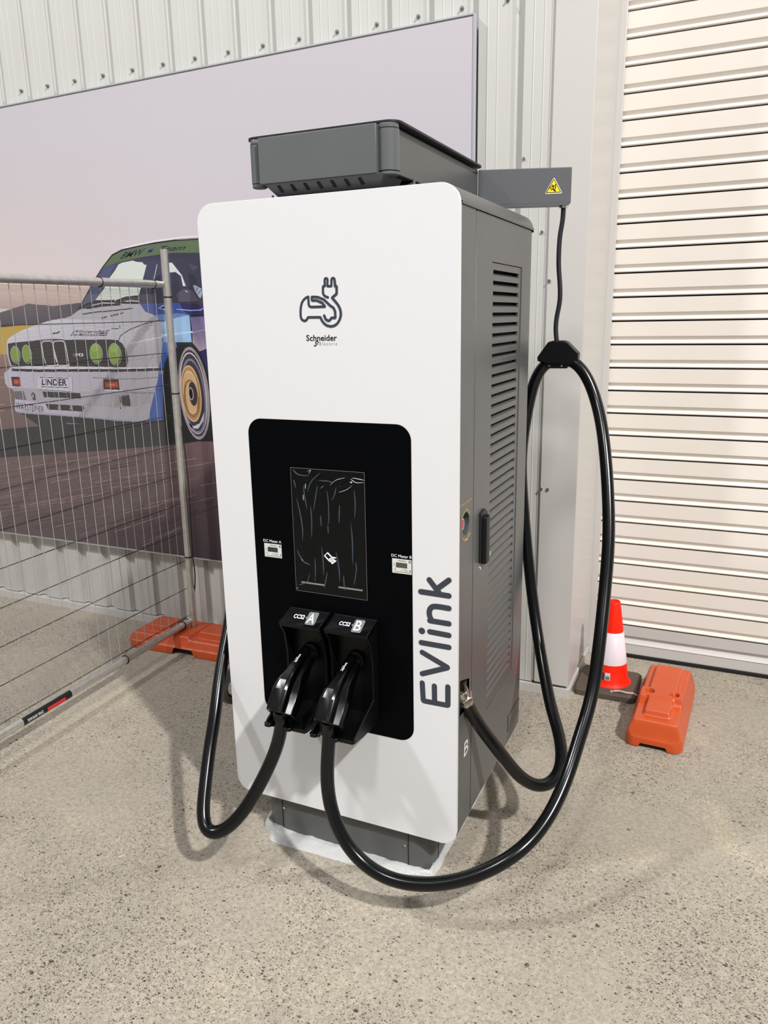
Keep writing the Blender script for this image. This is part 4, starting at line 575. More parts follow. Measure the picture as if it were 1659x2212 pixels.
        bmesh.ops.recalc_face_normals(bm, faces=bm.faces); bm.to_mesh(me); bm.free()
        ms = m if isinstance(m, (list, tuple)) else [m]
        for x in ms: me.materials.append(M[x])
        if len(ms) > 1 and len(me.polygons) == len(s.mi):
            for p, i in zip(me.polygons, s.mi): p.material_index = i
        for p in me.polygons: p.use_smooth = True
        o = link(name, me, parent, loc)
        if bevel:
            b = o.modifiers.new('bevel', 'BEVEL'); b.width = bevel; b.segments = segs; b.limit_method = 'ANGLE'; b.angle_limit = radians(30); b.harden_normals = False
        try: me.set_sharp_from_angle(angle=radians(angle))
        except Exception: pass
        return o
def rrect(x0, x1, z0, z1, r, n=8):
    p = []
    for cx, cz, a0 in ((x1-r, z1-r, 0), (x0+r, z1-r, 90), (x0+r, z0+r, 180), (x1-r, z0+r, 270)):
        for i in range(n+1):
            a = radians(a0+90*i/n); p.append((cx+r*cos(a), cz+r*sin(a)))
    return p
def circle(cx, cy, rx, ry=None, n=28, a0=0): ry = ry or rx; return [(cx+rx*cos(2*pi*i/n+a0), cy+ry*sin(2*pi*i/n+a0)) for i in range(n)]
FY = lambda y: (lambda p: (p[0], y, p[1]))      # plane facing the viewer
FX = lambda x: (lambda p: (x, p[0], p[1]))      # side plane, points are (y, z)
FZ = lambda z: (lambda p: (p[0], p[1], z))
def thick(pts, w_, caps=True, n=6):
    """outline polygons of a stroked polyline with round joins: list of 2D loops"""
    out = []
    for i in range(len(pts)-1):
        a, b = Vector(pts[i]), Vector(pts[i+1]); d = b-a
        if d.length < 1e-7: continue
        d.normalize(); nrm = Vector((-d.y, d.x))*w_/2; a0 = math.atan2(nrm.y, nrm.x); loop = []
        if caps:
            for k in range(n+1): t = a0+pi*k/n; loop.append((a.x+cos(t)*w_/2, a.y+sin(t)*w_/2))
            for k in range(n+1): t = a0+pi+pi*k/n; loop.append((b.x+cos(t)*w_/2, b.y+sin(t)*w_/2))
        else: loop = [tuple(a+nrm), tuple(a-nrm), tuple(b-nrm), tuple(b+nrm)]
        out.append(loop)
    return out
def rcorn(pts, r_):
    out = [tuple(pts[0])]
    for i in range(1, len(pts)-1):
        a, b, c = Vector(pts[i-1]), Vector(pts[i]), Vector(pts[i+1]); k0 = min(r_, (a-b).length*.49); k1 = min(r_, (c-b).length*.49)
        p0 = b+(a-b).normalized()*k0; p1 = b+(c-b).normalized()*k1
        for k in range(5): t = k/4; out.append(tuple(p0*(1-t)**2+b*2*t*(1-t)+p1*t*t))
    out.append(tuple(pts[-1])); return out
def ribbon(pts, w_):
    P = [Vector(p) for p in pts]; cl = (P[0]-P[-1]).length < 1e-6; L_ = []; R_ = []
    for i, p in enumerate(P):
        a = P[i-1] if i else (P[-2] if cl else P[0]); b = P[i+1] if i < len(P)-1 else (P[1] if cl else P[-1])
        d1 = (p-a); d2 = (b-p); d1 = d1.normalized() if d1.length > 1e-7 else d2.normalized(); d2 = d2.normalized() if d2.length > 1e-7 else d1
        m = d1+d2; m = m.normalized() if m.length > 1e-6 else d1; nrm = Vector((-m.y, m.x)); k = 1/max(.5, abs(m.dot(d1))); L_.append(tuple(p+nrm*w_/2*k)); R_.append(tuple(p-nrm*w_/2*k))
    n = len(P); return L_+R_, [t for i in range(n-1) for t in ((i, n+i, n+i+1), (i, n+i+1, i+1))]
_tc = {}
def text_polys(s, bold=0.0, shear=0.0):
    """triangles of a text, normalised so that its ink box is the unit square"""
    key = (s, bold, shear)
    if key in _tc: return _tc[key]
    cu = bpy.data.curves.new('t', 'FONT'); cu.body = s; cu.offset = bold; cu.shear = shear; cu.resolution_u = 3
    ob = bpy.data.objects.new('t', cu); COL.objects.link(ob)
    dg = bpy.context.evaluated_depsgraph_get(); me = bpy.data.meshes.new_from_object(ob.evaluated_get(dg))
    vs = [v.co.copy() for v in me.vertices]; fs = [tuple(p.vertices) for p in me.polygons]
    bpy.data.objects.remove(ob); bpy.data.curves.remove(cu); bpy.data.meshes.remove(me)
    x0 = min(v.x for v in vs); x1 = max(v.x for v in vs); y0 = min(v.y for v in vs); y1 = max(v.y for v in vs)
    r = ([((v.x-x0)/(x1-x0), (v.y-y0)/(y1-y0)) for v in vs], fs); _tc[key] = r; return r
def quad_text(mb, s, bl, br, tr, tl, off=(0, 0, 0), bold=0, shear=0):
    uv, fs = text_polys(s, bold, shear); bl, br, tr, tl, off = map(Vector, (bl, br, tr, tl, off))
    mb.add([(bl*(1-u)*(1-v)+br*u*(1-v)+tr*u*v+tl*(1-u)*v)+off for u, v in uv], fs)
def copy_obj(o, parent=None, loc=None):
    c = o.copy(); COL.objects.link(c)
    if parent is not None: c.parent = parent
    if loc is not None: c.location = loc
    return c
# ================================================================== the setting
f = MB(); f.box(-6, 5, -6, 1.95, -.12, 0); fo = f.build('floor', 'floor'); tag(fo, kind='structure')
# ribbed wall sheet (seen from inside: flats with narrow grooves)
YW = 1.205
prof = []
k0 = -30
c = -.157+.1645*k0
while c < .62:
    for dx, dy in ((-.042, 0), (-.034, .022), (.012, .022), (.018, 0), (.048, 0), (.051, -.0018), (.054, 0), (.084, 0), (.087, -.0018), (.090, 0)):
        if c+dx < .612: prof.append((c+dx, YW+dy))
    c += .1645
prof.append((.614, YW))
wb = MB(); zz = (.041, 3.7)
n = len(prof)
wb.add([(x, y, zz[0]) for x, y in prof]+[(x, y, zz[1]) for x, y in prof]+[(x, y+.012, zz[0]) for x, y in prof]+[(x, y+.012, zz[1]) for x, y in prof],
       [(i, i+1, n+i+1, n+i) for i in range(n-1)]+[(2*n+i, 3*n+i, 3*n+i+1, 2*n+i+1) for i in range(n-1)]+[(i, 2*n+i, 2*n+i+1, i+1) for i in range(n-1)])
wall = wb.build('wall_back', 'wall', angle=20); tag(wall, kind='structure')
sm = None
for k in range(-12, 4):
    x = -.036+.1645*k
    if sm is None:
        b = MB(); b.cyl((x, YW+.002, 2.558), (x, YW-.004, 2.558), .0075, n=10); b.cyl((x, YW-.004, 2.558), (x, YW-.012, 2.558), .004, n=8)
        sm = b.build('screw', 'screw', wall); x_first = x
    else: copy_obj(sm, wall, (x-x_first, 0, 0))
for x, z in ((.527, 2.05), (.60, 1.80)):
    b = MB(); b.cyl((x, YW+.002, z), (x, YW-.006, z), .005, n=8); b.build('screw', 'screw', wall)
b = MB(); b.box(-6, .620, YW+.054, YW+.068, 0, 3.7); o = b.build('backing', 'wall', wall)
b = MB(); b.box(-6, .771, 1.190, YW+.05, 0, .036); b.box(.72, .771, YW+.0502, 1.655, 0, .036); tag(b.build('baseboard_back', 'trimwhite'), kind='structure')
# column / door jamb flashing
b = MB(); b.box(.626, .765, 1.194, 1.661, .048, 3.7); b.box(.612, .6258, 1.203, 1.25, .048, 3.7)
jt = b.build('trim_1', 'trimwhite', bevel=.0015); tag(jt, kind='structure')
for x, z in ((.634, 1.63), (.655, .86), (.63, .86)):
    b = MB(); b.cyl((x, 1.195, z), (x, 1.189, z), .006, n=8); b.build('screw', 'screw', jt)
b = MB(); b.box(.748, .792, 1.662, 1.677, .0, 3.7); b.box(.70, .775, 1.6775, 1.76, .0, 3.7); tag(b.build('trim_2', 'trimwhite', bevel=.002), kind='structure')
# roller door
door = empty('door_1', (2.1, 1.70, 0), kind='structure')
def slat_profile(z0): return [(1.683, z0+.003), (1.681, z0+.0065), (1.694, z0+.017), (1.694, z0+.020), (1.684, z0+.034), (1.684, z0+.0915), (1.700, z0+.0915), (1.700, z0+.003)]
b = MB(); pr = slat_profile(.153); b.rings([[(x, y, z) for y, z in pr] for x in (.776, 3.4)]); s0 = b.build('slat', 'door', door, angle=20)
for k in range(1, 37): copy_obj(s0, door, (0, 0, .0948*k))
b = MB(); b.rings([[(x, y, z) for y, z in [(1.684, .018), (1.684, .062), (1.681, .066), (1.690, .078), (1.694, .085), (1.694, .09), (1.684, .103), (1.684, .1495), (1.70, .1495), (1.70, .018)]] for x in (.776, 3.4)]); b.build('bottom_rail', 'trimwhite', door, angle=20)
b = MB(); b.box(.776, 3.4, 1.678, 1.702, 0, .018); b.build('rubber_seal', 'black', door, bevel=.003)
b = MB(); b.box(.77, 3.4, 1.703, 1.71, .01, 3.7); b.build('curtain_backing', 'dark_core', door)
# ================================================================== poster
def colour_mesh(name, polys, to3, parent, layer, flat_n):
    """polys: list of (layer, colours, triangles-or-loop)"""
    vs = []; fs = []; cs = []
    for kk, (l, colr, pts, tris) in enumerate(polys):
        l = l+(kk % 19)*.05 if l else l
        base = len(vs); vs += [to3(p, l) for p in pts]
        if tris is None: tris = tessellate_polygon([[Vector((p[0], p[1], 0)) for p in pts]])
        for t in tris:
            a, b_, c_ = [Vector(vs[base+i]) for i in t[:3]]
            t = list(t)
            if (b_-a).cross(c_-a).dot(flat_n) < 0: t = t[::-1]
            fs.append([base+i for i in t]); cs.append([colr[i] if isinstance(colr, list) else colr for i in t])
    me = bpy.data.meshes.new(name); org = Vector(parent.location) if parent else Vector((0, 0, 0))
    me.from_pydata([Vector(v)-org for v in vs], [], fs)
    ca = me.color_attributes.new('col', 'FLOAT_COLOR', 'CORNER')
    i = 0
    for c_ in cs:
        for x in c_: ca.data[i].color = x; i += 1
    me.materials.append(M['print']); return link(name, me, parent)
poster = empty('race_car_poster', (-1.45, 1.19, .40), 'wide framed photo print of a white race car, mounted on the ribbed wall', 'poster')
PX0, PX1, PZ0, PZ1 = -3.3, .346, .398, 2.523
def ztop(x): return PZ1+(x-PX1)*.0114
def pbox(mb, x0, x1, y0, y1, lo, hi):
    mb.rings([[(x, y, z) for y, z in ((y0, lo(x)), (y1, lo(x)), (y1, hi(x)), (y0, hi(x)))] for x in (x0, x1)])
b = MB(); pbox(b, PX0+.002, PX1-.002, 1.1725, 1.196, lambda x: PZ0+.002, lambda x: ztop(x)-.002); b.build('backing_board', 'alu', poster)
for x0, x1, lo_, hi_ in ((PX0, PX1, lambda x: PZ0-.004, lambda x: PZ0+.002), (PX0, PX1, lambda x: ztop(x)-.002, lambda x: ztop(x)+.003), (PX1+.0002, PX1+.004, lambda x: PZ0-.004, lambda x: ztop(x)+.003), (PX0-.004, PX0-.0002, lambda x: PZ0-.004, lambda x: ztop(x)+.003)):
    b = MB(); pbox(b, x0, x1, 1.1685, 1.199, lo_, hi_); b.build('frame_strip', 'alu', poster)
polys = []
# sky: grid of print colours (sunset sky photograph)
gx = [-3.3, -2.35, -1.95, -1.5, -1.0, -.4, .356]; gz = [1.0, 1.55, 1.75, 1.95, 2.2, 2.47]
SKY = .77
def sky(x, z):
    t = min(1, max(0, (x+2.3)/2.0)); h = min(1, max(0, (z-1.55)/.8))
    lo = [228-(228-208)*t, 210-(210-203)*t, 206-(206-214)*t]; hi = [203, 198, 206]
    return tuple(v*SKY for v in s2l([lo[i]*(1-h)+hi[i]*h for i in range(3)])[:3])+(1,)
for i in range(len(gx)-1):
    q = [(gx[i], 2.47), (gx[i+1], 2.47), (gx[i+1], ztop(gx[i+1])), (gx[i], ztop(gx[i]))]; polys.append((0, [sky(*p) for p in q], q, [(0, 1, 2), (0, 2, 3)]))
    for j in range(len(gz)-1):
        q = [(gx[i], gz[j]), (gx[i+1], gz[j]), (gx[i+1], gz[j+1]), (gx[i], gz[j+1])]
        polys.append((0, [sky(*p) for p in q], q, [(0, 1, 2), (0, 2, 3)]))
def clipx(pts): return [(min(max(p[0], PX0+.001), PX1), min(max(p[1], PZ0), PZ1)) for p in pts]
# the road and ground also run on behind the charger
q = [(-1.2, PZ0), (PX1, PZ0), (PX1, .86), (-1.2, .84)]; polys.append((1, [s2l(x) for x in ((72, 62, 68), (80, 68, 74), (114, 92, 95), (106, 86, 88))], q, [(0, 1, 2), (0, 2, 3)]))
q = [(-1.2, .84), (PX1, .86), (PX1, .98), (-1.2, .95)]; polys.append((1, s2l((44, 45, 50)), q, [(0, 1, 2), (0, 2, 3)]))
# flank, glass and rear wheel of the pictured car, behind the charger
for l_, c_, q in ((1, (96, 90, 100), [(-1.0, 1.28), (PX1, 1.26), (PX1, 1.42), (-.6, 1.46), (-1.0, 1.44)]),
                  (2, (112, 102, 146), [(-1.0, .93), (-.30, 1.0), (-.02, 1.05), (.0, 1.30), (-.06, 1.42), (-.30, 1.50), (-1.0, 1.56)]),
                  (3, (58, 56, 98), [(-1.0, .95), (-.32, 1.0), (-.02, 1.06), (-.01, 1.20), (-1.0, 1.17)]),
                  (3, (58, 56, 76), [(-1.0, 1.52), (-.28, 1.47), (-.42, 1.68), (-.62, 1.79), (-1.0, 1.845)]),
                  (4, (190, 184, 196), [(-1.0, 1.845), (-.62, 1.79), (-.42, 1.68), (-.26, 1.475), (-.21, 1.475), (-.38, 1.70), (-.60, 1.812), (-1.0, 1.868)]),
                  (4, (100, 94, 130), [(-.66, 1.49), (-.63, 1.49), (-.68, 1.795), (-.71, 1.80)]),
                  (3, (44, 45, 50), [(-1.0, .86), (-.1, .91), (.05, .98), (-.02, 1.05), (-.32, 1.0), (-1.0, .95)]),
                  (5, (36, 37, 41), circle(-.25, 1.06, .085, .165)), (6, (150, 134, 138), circle(-.25, 1.05, .070, .145)), (7, (60, 55, 62), circle(-.25, 1.05, .062, .132)), (8, (164, 126, 86), circle(-.255, 1.05, .045, .10)), (9, (58, 48, 46), circle(-.25, 1.05, .018, .04))):
    polys.append((l_, s2l(c_), q, None))
for l, colr, pts in DATA['art']:
    cc = [s2l(x) for x in colr] if isinstance(colr[0], list) else s2l(colr)
    polys.append((l+2, cc, clipx(pts), None))
for l, colr, w_, pts in DATA['strokes']:
    lp, tr = ribbon(clipx(pts), w_); polys.append((l+2, s2l(colr), lp, tr))
for l, colr, s, qd, st in DATA['texts']:
    uv, fs = text_polys(s, (.012 if 'i' in st else .03) if 'b' in st else .0, .35 if 'i' in st else 0)
    bl, br, tr, tl = [Vector((p[0], p[1])) for p in qd]
    pts = [tuple(bl*(1-u)*(1-v)+br*u*(1-v)+tr*u*v+tl*(1-u)*v) for u, v in uv]
    polys.append((l+2, s2l(colr), pts, [t for fc in fs for t in ([fc] if len(fc) == 3 else [(fc[0], fc[i], fc[i+1]) for i in range(1, len(fc)-1)])]))
def road_lift(c):
    f = .86; return tuple(v*f for v in c[:3])+(1,)
polys = [p if p[0] == 0 else (p[0], [road_lift(c) for c in p[1]] if isinstance(p[1], list) else road_lift(p[1]), p[2], p[3]) for p in polys]
colour_mesh('printed_sheet', polys, lambda p, l: (p[0], 1.1722-.00015*l, p[1]), poster, 0, Vector((0, -1, 0)))
# ================================================================== charger
W_, ZB, ZT = .70, .13, 1.7965
ch = empty('fast_charger', (.35, .34, 0), 'tall dark grey fast charging cabinet with a big white front panel and black display', 'charger')
ch_body = MB(); ch_body.box(.03, .655, .04, .63, .16, 1.75); ch_body.build('inner_frame', 'dark_core', ch)
# shell sides
b = MB(); b.box(.003, .03, .013, .664, .155, 1.752); b.box(.0302, .6895, .640, .664, .155, 1.752); b.box(.0302, .68, .0132, .03, .155, 1.752)
b.box(.0302, .689, .0302, .6398, .152, .1548); b.build('body_shell', 'grey', ch, bevel=.002)
# front service strip on the right side, with openings for the stop button and the cable gland
hole1 = circle(.066, 1.013, .029, .029, 36); hole2 = [(.030, .50), (.108, .50), (.108, .575), (.04, .60), (.030, .60)]
b = MB(); b.prism([(.013, .155), (.1245, .155), (.1245, 1.752), (.013, 1.752)], FX(.697), FX(.690), [hole1, hole2])
b.build('service_strip', 'grey', ch, angle=20)
b = MB(); b.rings([[(x, p[0], p[1]) for p in circle(.066, 1.013, .0291, n=36)] for x in (.6965, .662)], False, True)
stp = b.build('button_well', 'grey_dark', ch)
b = MB(); b.cyl((.664, .058, 1.013), (.682, .058, 1.013), .010); b.cyl((.680, .058, 1.013), (.690, .058, 1.013), .0165, .015, n=24); b.build('stop_button', 'red', stp, bevel=.002)
b = MB(); b.rings([[(.6912, p[0], p[1]) for p in circle(.058, 1.013, r_, n=28)] for r_ in (.0125, .0145)], False, False); b.build('button_ring', 'ink_white', stp)
b = MB(); b.rings([[(x, p[0], p[1]) for p in hole2] for x in (.6965, .66)], False, True); gw = b.build('gland_recess', 'grey_dark', ch)
def gland(tip, d, parent):
    d = Vector(d).normalized(); t = Vector(tip); g = MB()
    g.cyl(t-d*.060, t-d*.030, .019, n=20); g.cyl(t-d*.036, t-d*.020, .025, n=6); g.cyl(t-d*.020, t-d*.008, .0215, n=20); g.cyl(t-d*.010, t, .0225, .0195, n=6)
    return g.build('cable_gland', 'chrome', parent, bevel=.001)
eB = Vector(DATA['cabB'][-1]); dB = Vector(DATA['cabB'][-2])-eB
gl = gland(tuple(eB+dB.normalized()*.004), dB, ch)
eA = Vector(DATA['cabA2'][-1])
# cap
b = MB(); r = .045; arc = [(.0+r-r*cos(radians(a)), 1.7965-r+r*sin(radians(a))) for a in range(0, 91, 10)]
outl = [(-.001, 1.757)]+arc+[(W_-x, z) for x, z in arc[::-1]]+[(.701, 1.757)]
b.rings([[(x, y, z) for x, z in outl] for y in (.013, .668)]); b.build('cap', 'grey', ch, bevel=.0015)
# plinth
b = MB(); b.prism(rrect(.078, .618, .020, .60, .055), FZ(.004), FZ(.16)); pl = b.build('plinth', 'grey', ch)
for x in (.142, .552):
    b = MB(); b.box(x-.0013, x+.0013, .0188, .022, .006, .152); b.build('seam', 'dark_core', pl)
    b = MB(); xs_ = x+(.007 if x < .3 else -.009); b.cyl((xs_, .021, .088 if x < .3 else .075), (xs_, .0165, .088 if x < .3 else .075), .0045, n=12); b.build('screw', 'chrome', pl)
b = MB(); b.box(.6175, .6188, .082, .085, .006, .152); b.build('seam', 'dark_core', pl)
# front panel
b = MB(); b.prism(rrect(0, W_, ZB, ZT, .046, 10), FY(0), FY(.0115)); fp = b.build('front_panel', 'white_panel', ch, bevel=.0018, segs=3)
b = MB()
kk = 0
for s in DATA['ev']:
    for lp in thick(rcorn(s, .016 if len(s) > 5 else .003), .0142, n=8): kk += 1; b.prism(lp, FY(-.0005-.00001*kk), FY(.0005))
b.prism(circle(DATA['evdot'][0], DATA['evdot'][1], .0088), FY(-.0006), FY(.0005)); b.build('lettering', 'ink', fp, angle=20)
b = MB()
for s in DATA['logo']:
    for lp in thick(rcorn(s, .0012), .0060, n=6): kk += 1; b.prism(lp, FY(-.0003-.000006*(kk % 200)), FY(.0005))
b.build('car_and_plug_emblem', 'ink', fp, angle=20)
b = MB(); quad_text(b, 'Schneider', (.3035, -.0006, 1.4598), (.3885, -.0006, 1.4598), (.3885, -.0006, 1.4745), (.3035, -.0006, 1.4745), bold=.015); b.build('maker_name', 'ink_black', fp)
b = MB(); quad_text(b, 'E l e c t r i c', (.3405, -.0006, 1.4495), (.3885, -.0006, 1.4495), (.3885, -.0006, 1.4568), (.3405, -.0006, 1.4568)); b.build('maker_name', 'ink_grey', fp)
b = MB()
for lp in thick([(.3375, 1.4565), (.334, 1.459), (.3305, 1.4585), (.329, 1.4545), (.3315, 1.4515), (.330, 1.449), (.3265, 1.4475), (.3245, 1.449)], .0022, n=4)+thick([(.3365, 1.452), (.3335, 1.4545)], .0014, n=4): b.prism(lp, FY(-.0006), FY(.0005))
b.build('maker_symbol', 'ink_black', fp)
# black display window
b = MB(); b.prism(rrect(.116, .580, .416, 1.263, .040, 10), FY(-.0012), FY(.002)); dp = b.build('display_window', 'black_glass', ch, bevel=.0005, segs=1)
b = MB(); b.prism(rrect(.244, .452, .803, 1.137, .002), FY(-.0018), FY(-.0008)); b.build('touch_screen', 'screen_glass', dp)
b = MB()
for s in DATA['icon']:
    for lp in thick(s, .0019, n=5): kk += 1; b.prism(lp, FY(-.0016-.00001*kk), FY(-.0012))
b.build('tap_card_icon', 'ink_white', dp)
for x0, x1 in ((.257, .329), (.370, .441)):
    b = MB(); b.prism(rrect(x0, x1, .824, .8285, .0021, 4), FY(-.0022), FY(-.0016)); b.build('light_bar', 'ink_white', dp)
# wrinkled protective film over the screen
rnd = random.Random(11)
folds = [(rnd.uniform(.25, .45), rnd.uniform(.83, 1.12), rnd.uniform(.02, .08), rnd.uniform(-.2, .2), rnd.uniform(.001, .0022)) for _ in range(26)]
folds += [(.30, 1.118, .05, 1.45, .003), (.40, 1.105, .045, -1.25, .004), (.43, 1.11, .03, 1.5, .004), (.36, 1.115, .03, -1.0, .003), (.27, .85, .03, -1.0, .0025), (.29, .84, .03, -1.2, .002)]
nx, nz = 90, 130; vs = []
for j in range(nz+1):
    for i in range(nx+1):
        x = .241+.213*i/nx; z = .801+.338*j/nz; h = 0
        for fx, fz, ln, sl, hh in folds:
            dx = x-fx; dz = z-fz; ca, sa = cos(sl), sin(sl); u = dx*ca+dz*sa; v = -dx*sa+dz*ca
            h += hh*math.exp(-(u/.0022)**2)*math.exp(-(v/ln)**4)
        e = min(i, nx-i)/nx*8; e2 = min(j, nz-j)/nz*8
        vs.append((x, -.0026-min(h, .006)*min(1, e)*min(1, e2), z))
b = MB(); b.add(vs, [(j*(nx+1)+i, j*(nx+1)+i+1, (j+1)*(nx+1)+i+1, (j+1)*(nx+1)+i) for j in range(nz) for i in range(nx)])
fm = b.build('protective_film', 'film', dp, angle=80); fm['label'] = 'wrinkled clear film over the screen'
b = MB()
for lp in thick([(.241, .801), (.454, .801), (.454, 1.139), (.241, 1.139), (.241, .801)], .0007, n=2): b.prism(lp, FY(-.0028), FY(-.0024))
b.build('film_edge', 'ink_grey', dp)
def smooth2(P_):
    P = [Vector(p) for p in P_]; Q = []
    for i in range(len(P)-1):
        p0, p1, p2, p3 = P[max(i-1, 0)], P[i], P[i+1], P[min(i+2, len(P)-1)]
        for k in range(8): t = k/8; Q.append(.5*((2*p1)+(p2-p0)*t+(2*p0-5*p1+4*p2-p3)*t*t+(3*p1-p0-3*p2+p3)*t**3))
    return Q+[P[-1]]
for key, wd, mt_ in (('creases', .0036, 'crease'), ('glints', .0017, 'glint')):  # raised film creases, with reflections and highlights in their colour
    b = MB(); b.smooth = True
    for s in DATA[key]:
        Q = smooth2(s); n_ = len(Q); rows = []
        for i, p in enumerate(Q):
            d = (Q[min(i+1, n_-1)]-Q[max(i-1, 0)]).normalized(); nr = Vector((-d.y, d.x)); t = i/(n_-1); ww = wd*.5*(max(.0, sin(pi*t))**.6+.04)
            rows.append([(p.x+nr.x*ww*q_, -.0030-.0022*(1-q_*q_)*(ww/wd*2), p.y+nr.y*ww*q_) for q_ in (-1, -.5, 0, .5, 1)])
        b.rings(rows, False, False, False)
    b.build('film_crease_sheen', mt_, fm, angle=80)['kind'] = 'stuff'
for nm, x0, x1, lcd in (('A', .146, .200, 'lcd_dark'), ('B', .526, .5785, 'lcd')):
    b = MB(); b.prism([(x0, .886), (x1, .886), (x1, .924), (x0, .924)], FY(-.0020), FY(-.001)); mt = b.build('meter', 'label', dp)
    w2 = x1-x0
    b = MB(); b.prism([(x0+.2*w2, .9015), (x0+.78*w2, .9015), (x0+.78*w2, .9145), (x0+.2*w2, .9145)], FY(-.0024), FY(-.0019)); b.build('meter_display', lcd, mt)
    b = MB()
    for q0, q1, z, t in ((.1, .97, .8895, .0012), (.55, .8, .8965, .0008), (.6, .82, .8935, .0007), (.3, .75, .9185, .0009), (.35, .7, .9205, .0006), (.08, .14, .909, .0014), (.08, .14, .905, .0014), (.1, .2, .898, .0007), (.1, .22, .895, .0007)):
        b.box(x0+q0*w2, x0+q1*w2, -.0023, -.0019, z, z+t)
    b.prism(circle(x0+.48*w2, .8945, .0012, n=10), FY(-.0023), FY(-.0019)); b.box(x0+.86*w2, x0+.97*w2, -.0023, -.0019, .916, .922); b.box(x0+.9*w2, x0+.97*w2, -.0023, -.0019, .8925, .8975)
    b.build('meter_print', 'ink_grey', mt)
    b = MB(); quad_text(b, 'DC Meter '+nm, (x0-.002, -.0018, .928), (x1+.0005, -.0018, .928), (x1+.0005, -.0018, .9355), (x0-.002, -.0018, .9355), bold=.004); b.build('meter_caption', 'ink_white', dp)
# holsters for the two plugs
def holster(x0, x1, lid, letter):
    h = MB(); t = .006
    side = [(0, .75), (-.063, .727), (-.060, .718), (-.044, .691), (-.033, .63), (-.033, .535), (-.150, .487), (-.152, .474), (-.083, .464), (0, .462)]
    for xa in (x0, x1-t):
        sp = side if True else side
        h.prism([(p[0], p[1]) for p in [(0, .75), (-.063, .727), (-.060, .715), (-.044, .691), (-.033, .63), (-.033, .535), (-.150, .486), (-.152, .472), (-.10, .464), (0, .460)]], FX(xa), FX(xa+t))
    # sloped lid
    h.add([(x0, 0, .75), (x1, 0, .75), (x1, -.063, .727), (x0, -.063, .727), (x0, 0, .742), (x1, 0, .742), (x1, -.061, .717), (x0, -.061, .717)], [(0, 1, 2, 3), (7, 6, 5, 4), (3, 2, 6, 7), (0, 3, 7, 4), (1, 5, 6, 2), (0, 4, 5, 1)])
    # back plate
    h.box(x0, x1, -.004, .001, .462, .75)
    # floor plate with a cable slot
    xc = (x0+x1)/2
    pl_ = [(x0+t, 0), (x0+t, -.150), (x0+.022, -.150), (x0+.022, -.122), (x0+.029, -.116), (x0+.052, -.116), (x0+.060, -.122), (x0+.060, -.150), (x1-t, -.150), (x1-t, 0)]
    h.prism(pl_, FZ(.478), FZ(.467))
    hs = h.build('connector_holster', 'black_sat', ch, bevel=.0012)
    for xa, xb in ((x0-.001, x0+.021), (x0+.059, x0+.082)):
        g = MB(); g.prism([(xa, -.120), (xb, -.120), (xb, -.158), (xb-.004, -.164), (xa+.004, -.164), (xa, -.158)], FZ(.472), FZ(.482)); g.build('cable_fork', 'black_gloss', hs, bevel=.0015)
    g = MB(); g.cyl((xc+.01, -.004, .685), (xc+.01, -.007, .685), .030, n=28); g.cyl((xc+.002, -.004, .632), (xc+.002, -.018, .632), .025, n=28); g.build('socket', 'black_sat', hs, bevel=.002)
    up = (0, -.0004, .0008)
    g = MB(); bx = [Vector(p)+Vector(up) for p in lid['box']]; rc = rrect(0, 1, 0, 1, .14, 5); g.add([bx[0]*(1-u)*(1-v)+bx[1]*u*(1-v)+bx[2]*u*v+bx[3]*(1-u)*v for u, v in rc], [tuple(range(len(rc)))]); g.add([Vector(p)+Vector(up) for p in lid['tri']], [(0, 1, 2)]); g.build('letter_badge', 'badge', hs)
    g = MB(); quad_text(g, letter, *lid['let'], off=(0, -.0008, .0016), bold=.004); quad_text(g, 'CCS2', *lid['ccs'], off=(0, -.0008, .0012), bold=.022); g.build('holster_print', 'ink_white', hs)
holster(.219, .342, DATA['lidA'], 'A'); holster(.356, .481, DATA['lidB'], 'B')
# side door with louvres
dr = MB(); dr.prism([(.130, .157), (.661, .157), (.661, 1.7515), (.130, 1.7515)], FX(.697), FX(.690), [[(.264, .395), (.557, .395), (.557, 1.643), (.264, 1.643)]])
sd = dr.build('side_door', 'grey', ch, bevel=.001, segs=1, angle=20)
b = MB(); b.prism([(.2655, .3965), (.5555, .3965), (.5555, 1.6415), (.2655, 1.6415)], FX(.6945), FX(.688), [[(.279, .419), (.532, .419), (.532, 1.625), (.279, 1.625)]]); b.build('louvre_frame', 'grey', sd, angle=20)
b = MB(); zb = 1.5985
b.rings([[(x, y, z) for x, z in ((.6945, zb), (.6945, zb+.0135), (.6935, zb+.0145), (.674, zb+.0255), (.673, zb+.0235), (.690, zb+.0125), (.6925, zb+.0005))] for y in (.279, .532)])
s0 = b.build('slat', 'grey', sd, angle=20)
for k in range(1, 46): copy_obj(s0, sd, (0, 0, -.02623*k))
b = MB()
b.prism([(.177, .878), (.215, .862), (.226, .875), (.238, .862), (.250, .875), (.250, .98), (.236, 1.004), (.212, 1.018), (.177, 1.012)], FX(.703), FX(.697))
hd = b.build('door_handle', 'black', sd, bevel=.001)
b = MB(); b.rings([[(x, y, z) for x, y in ((.703, .184), (.714, .188), (.716, .205), (.714, .222), (.703, .226))] for z in (.872, 1.000)]); b.build('swing_grip', 'black_sat', hd, bevel=.002)
b = MB(); b.cyl((.703, .241, .886), (.710, .241, .886), .0075, n=16); b.build('key_lock', 'chrome', hd, bevel=.001)
b = MB(); b.cyl((.703, .229, .985), (.7065, .229, .985), .004, n=10); b.build('screw', 'chrome', hd)
b = MB(); b.prism([(.517, .196), (.656, .196), (.656, .251), (.517, .251)], FX(.6985), FX(.697)); npl = b.build('nameplate', 'plate', sd)
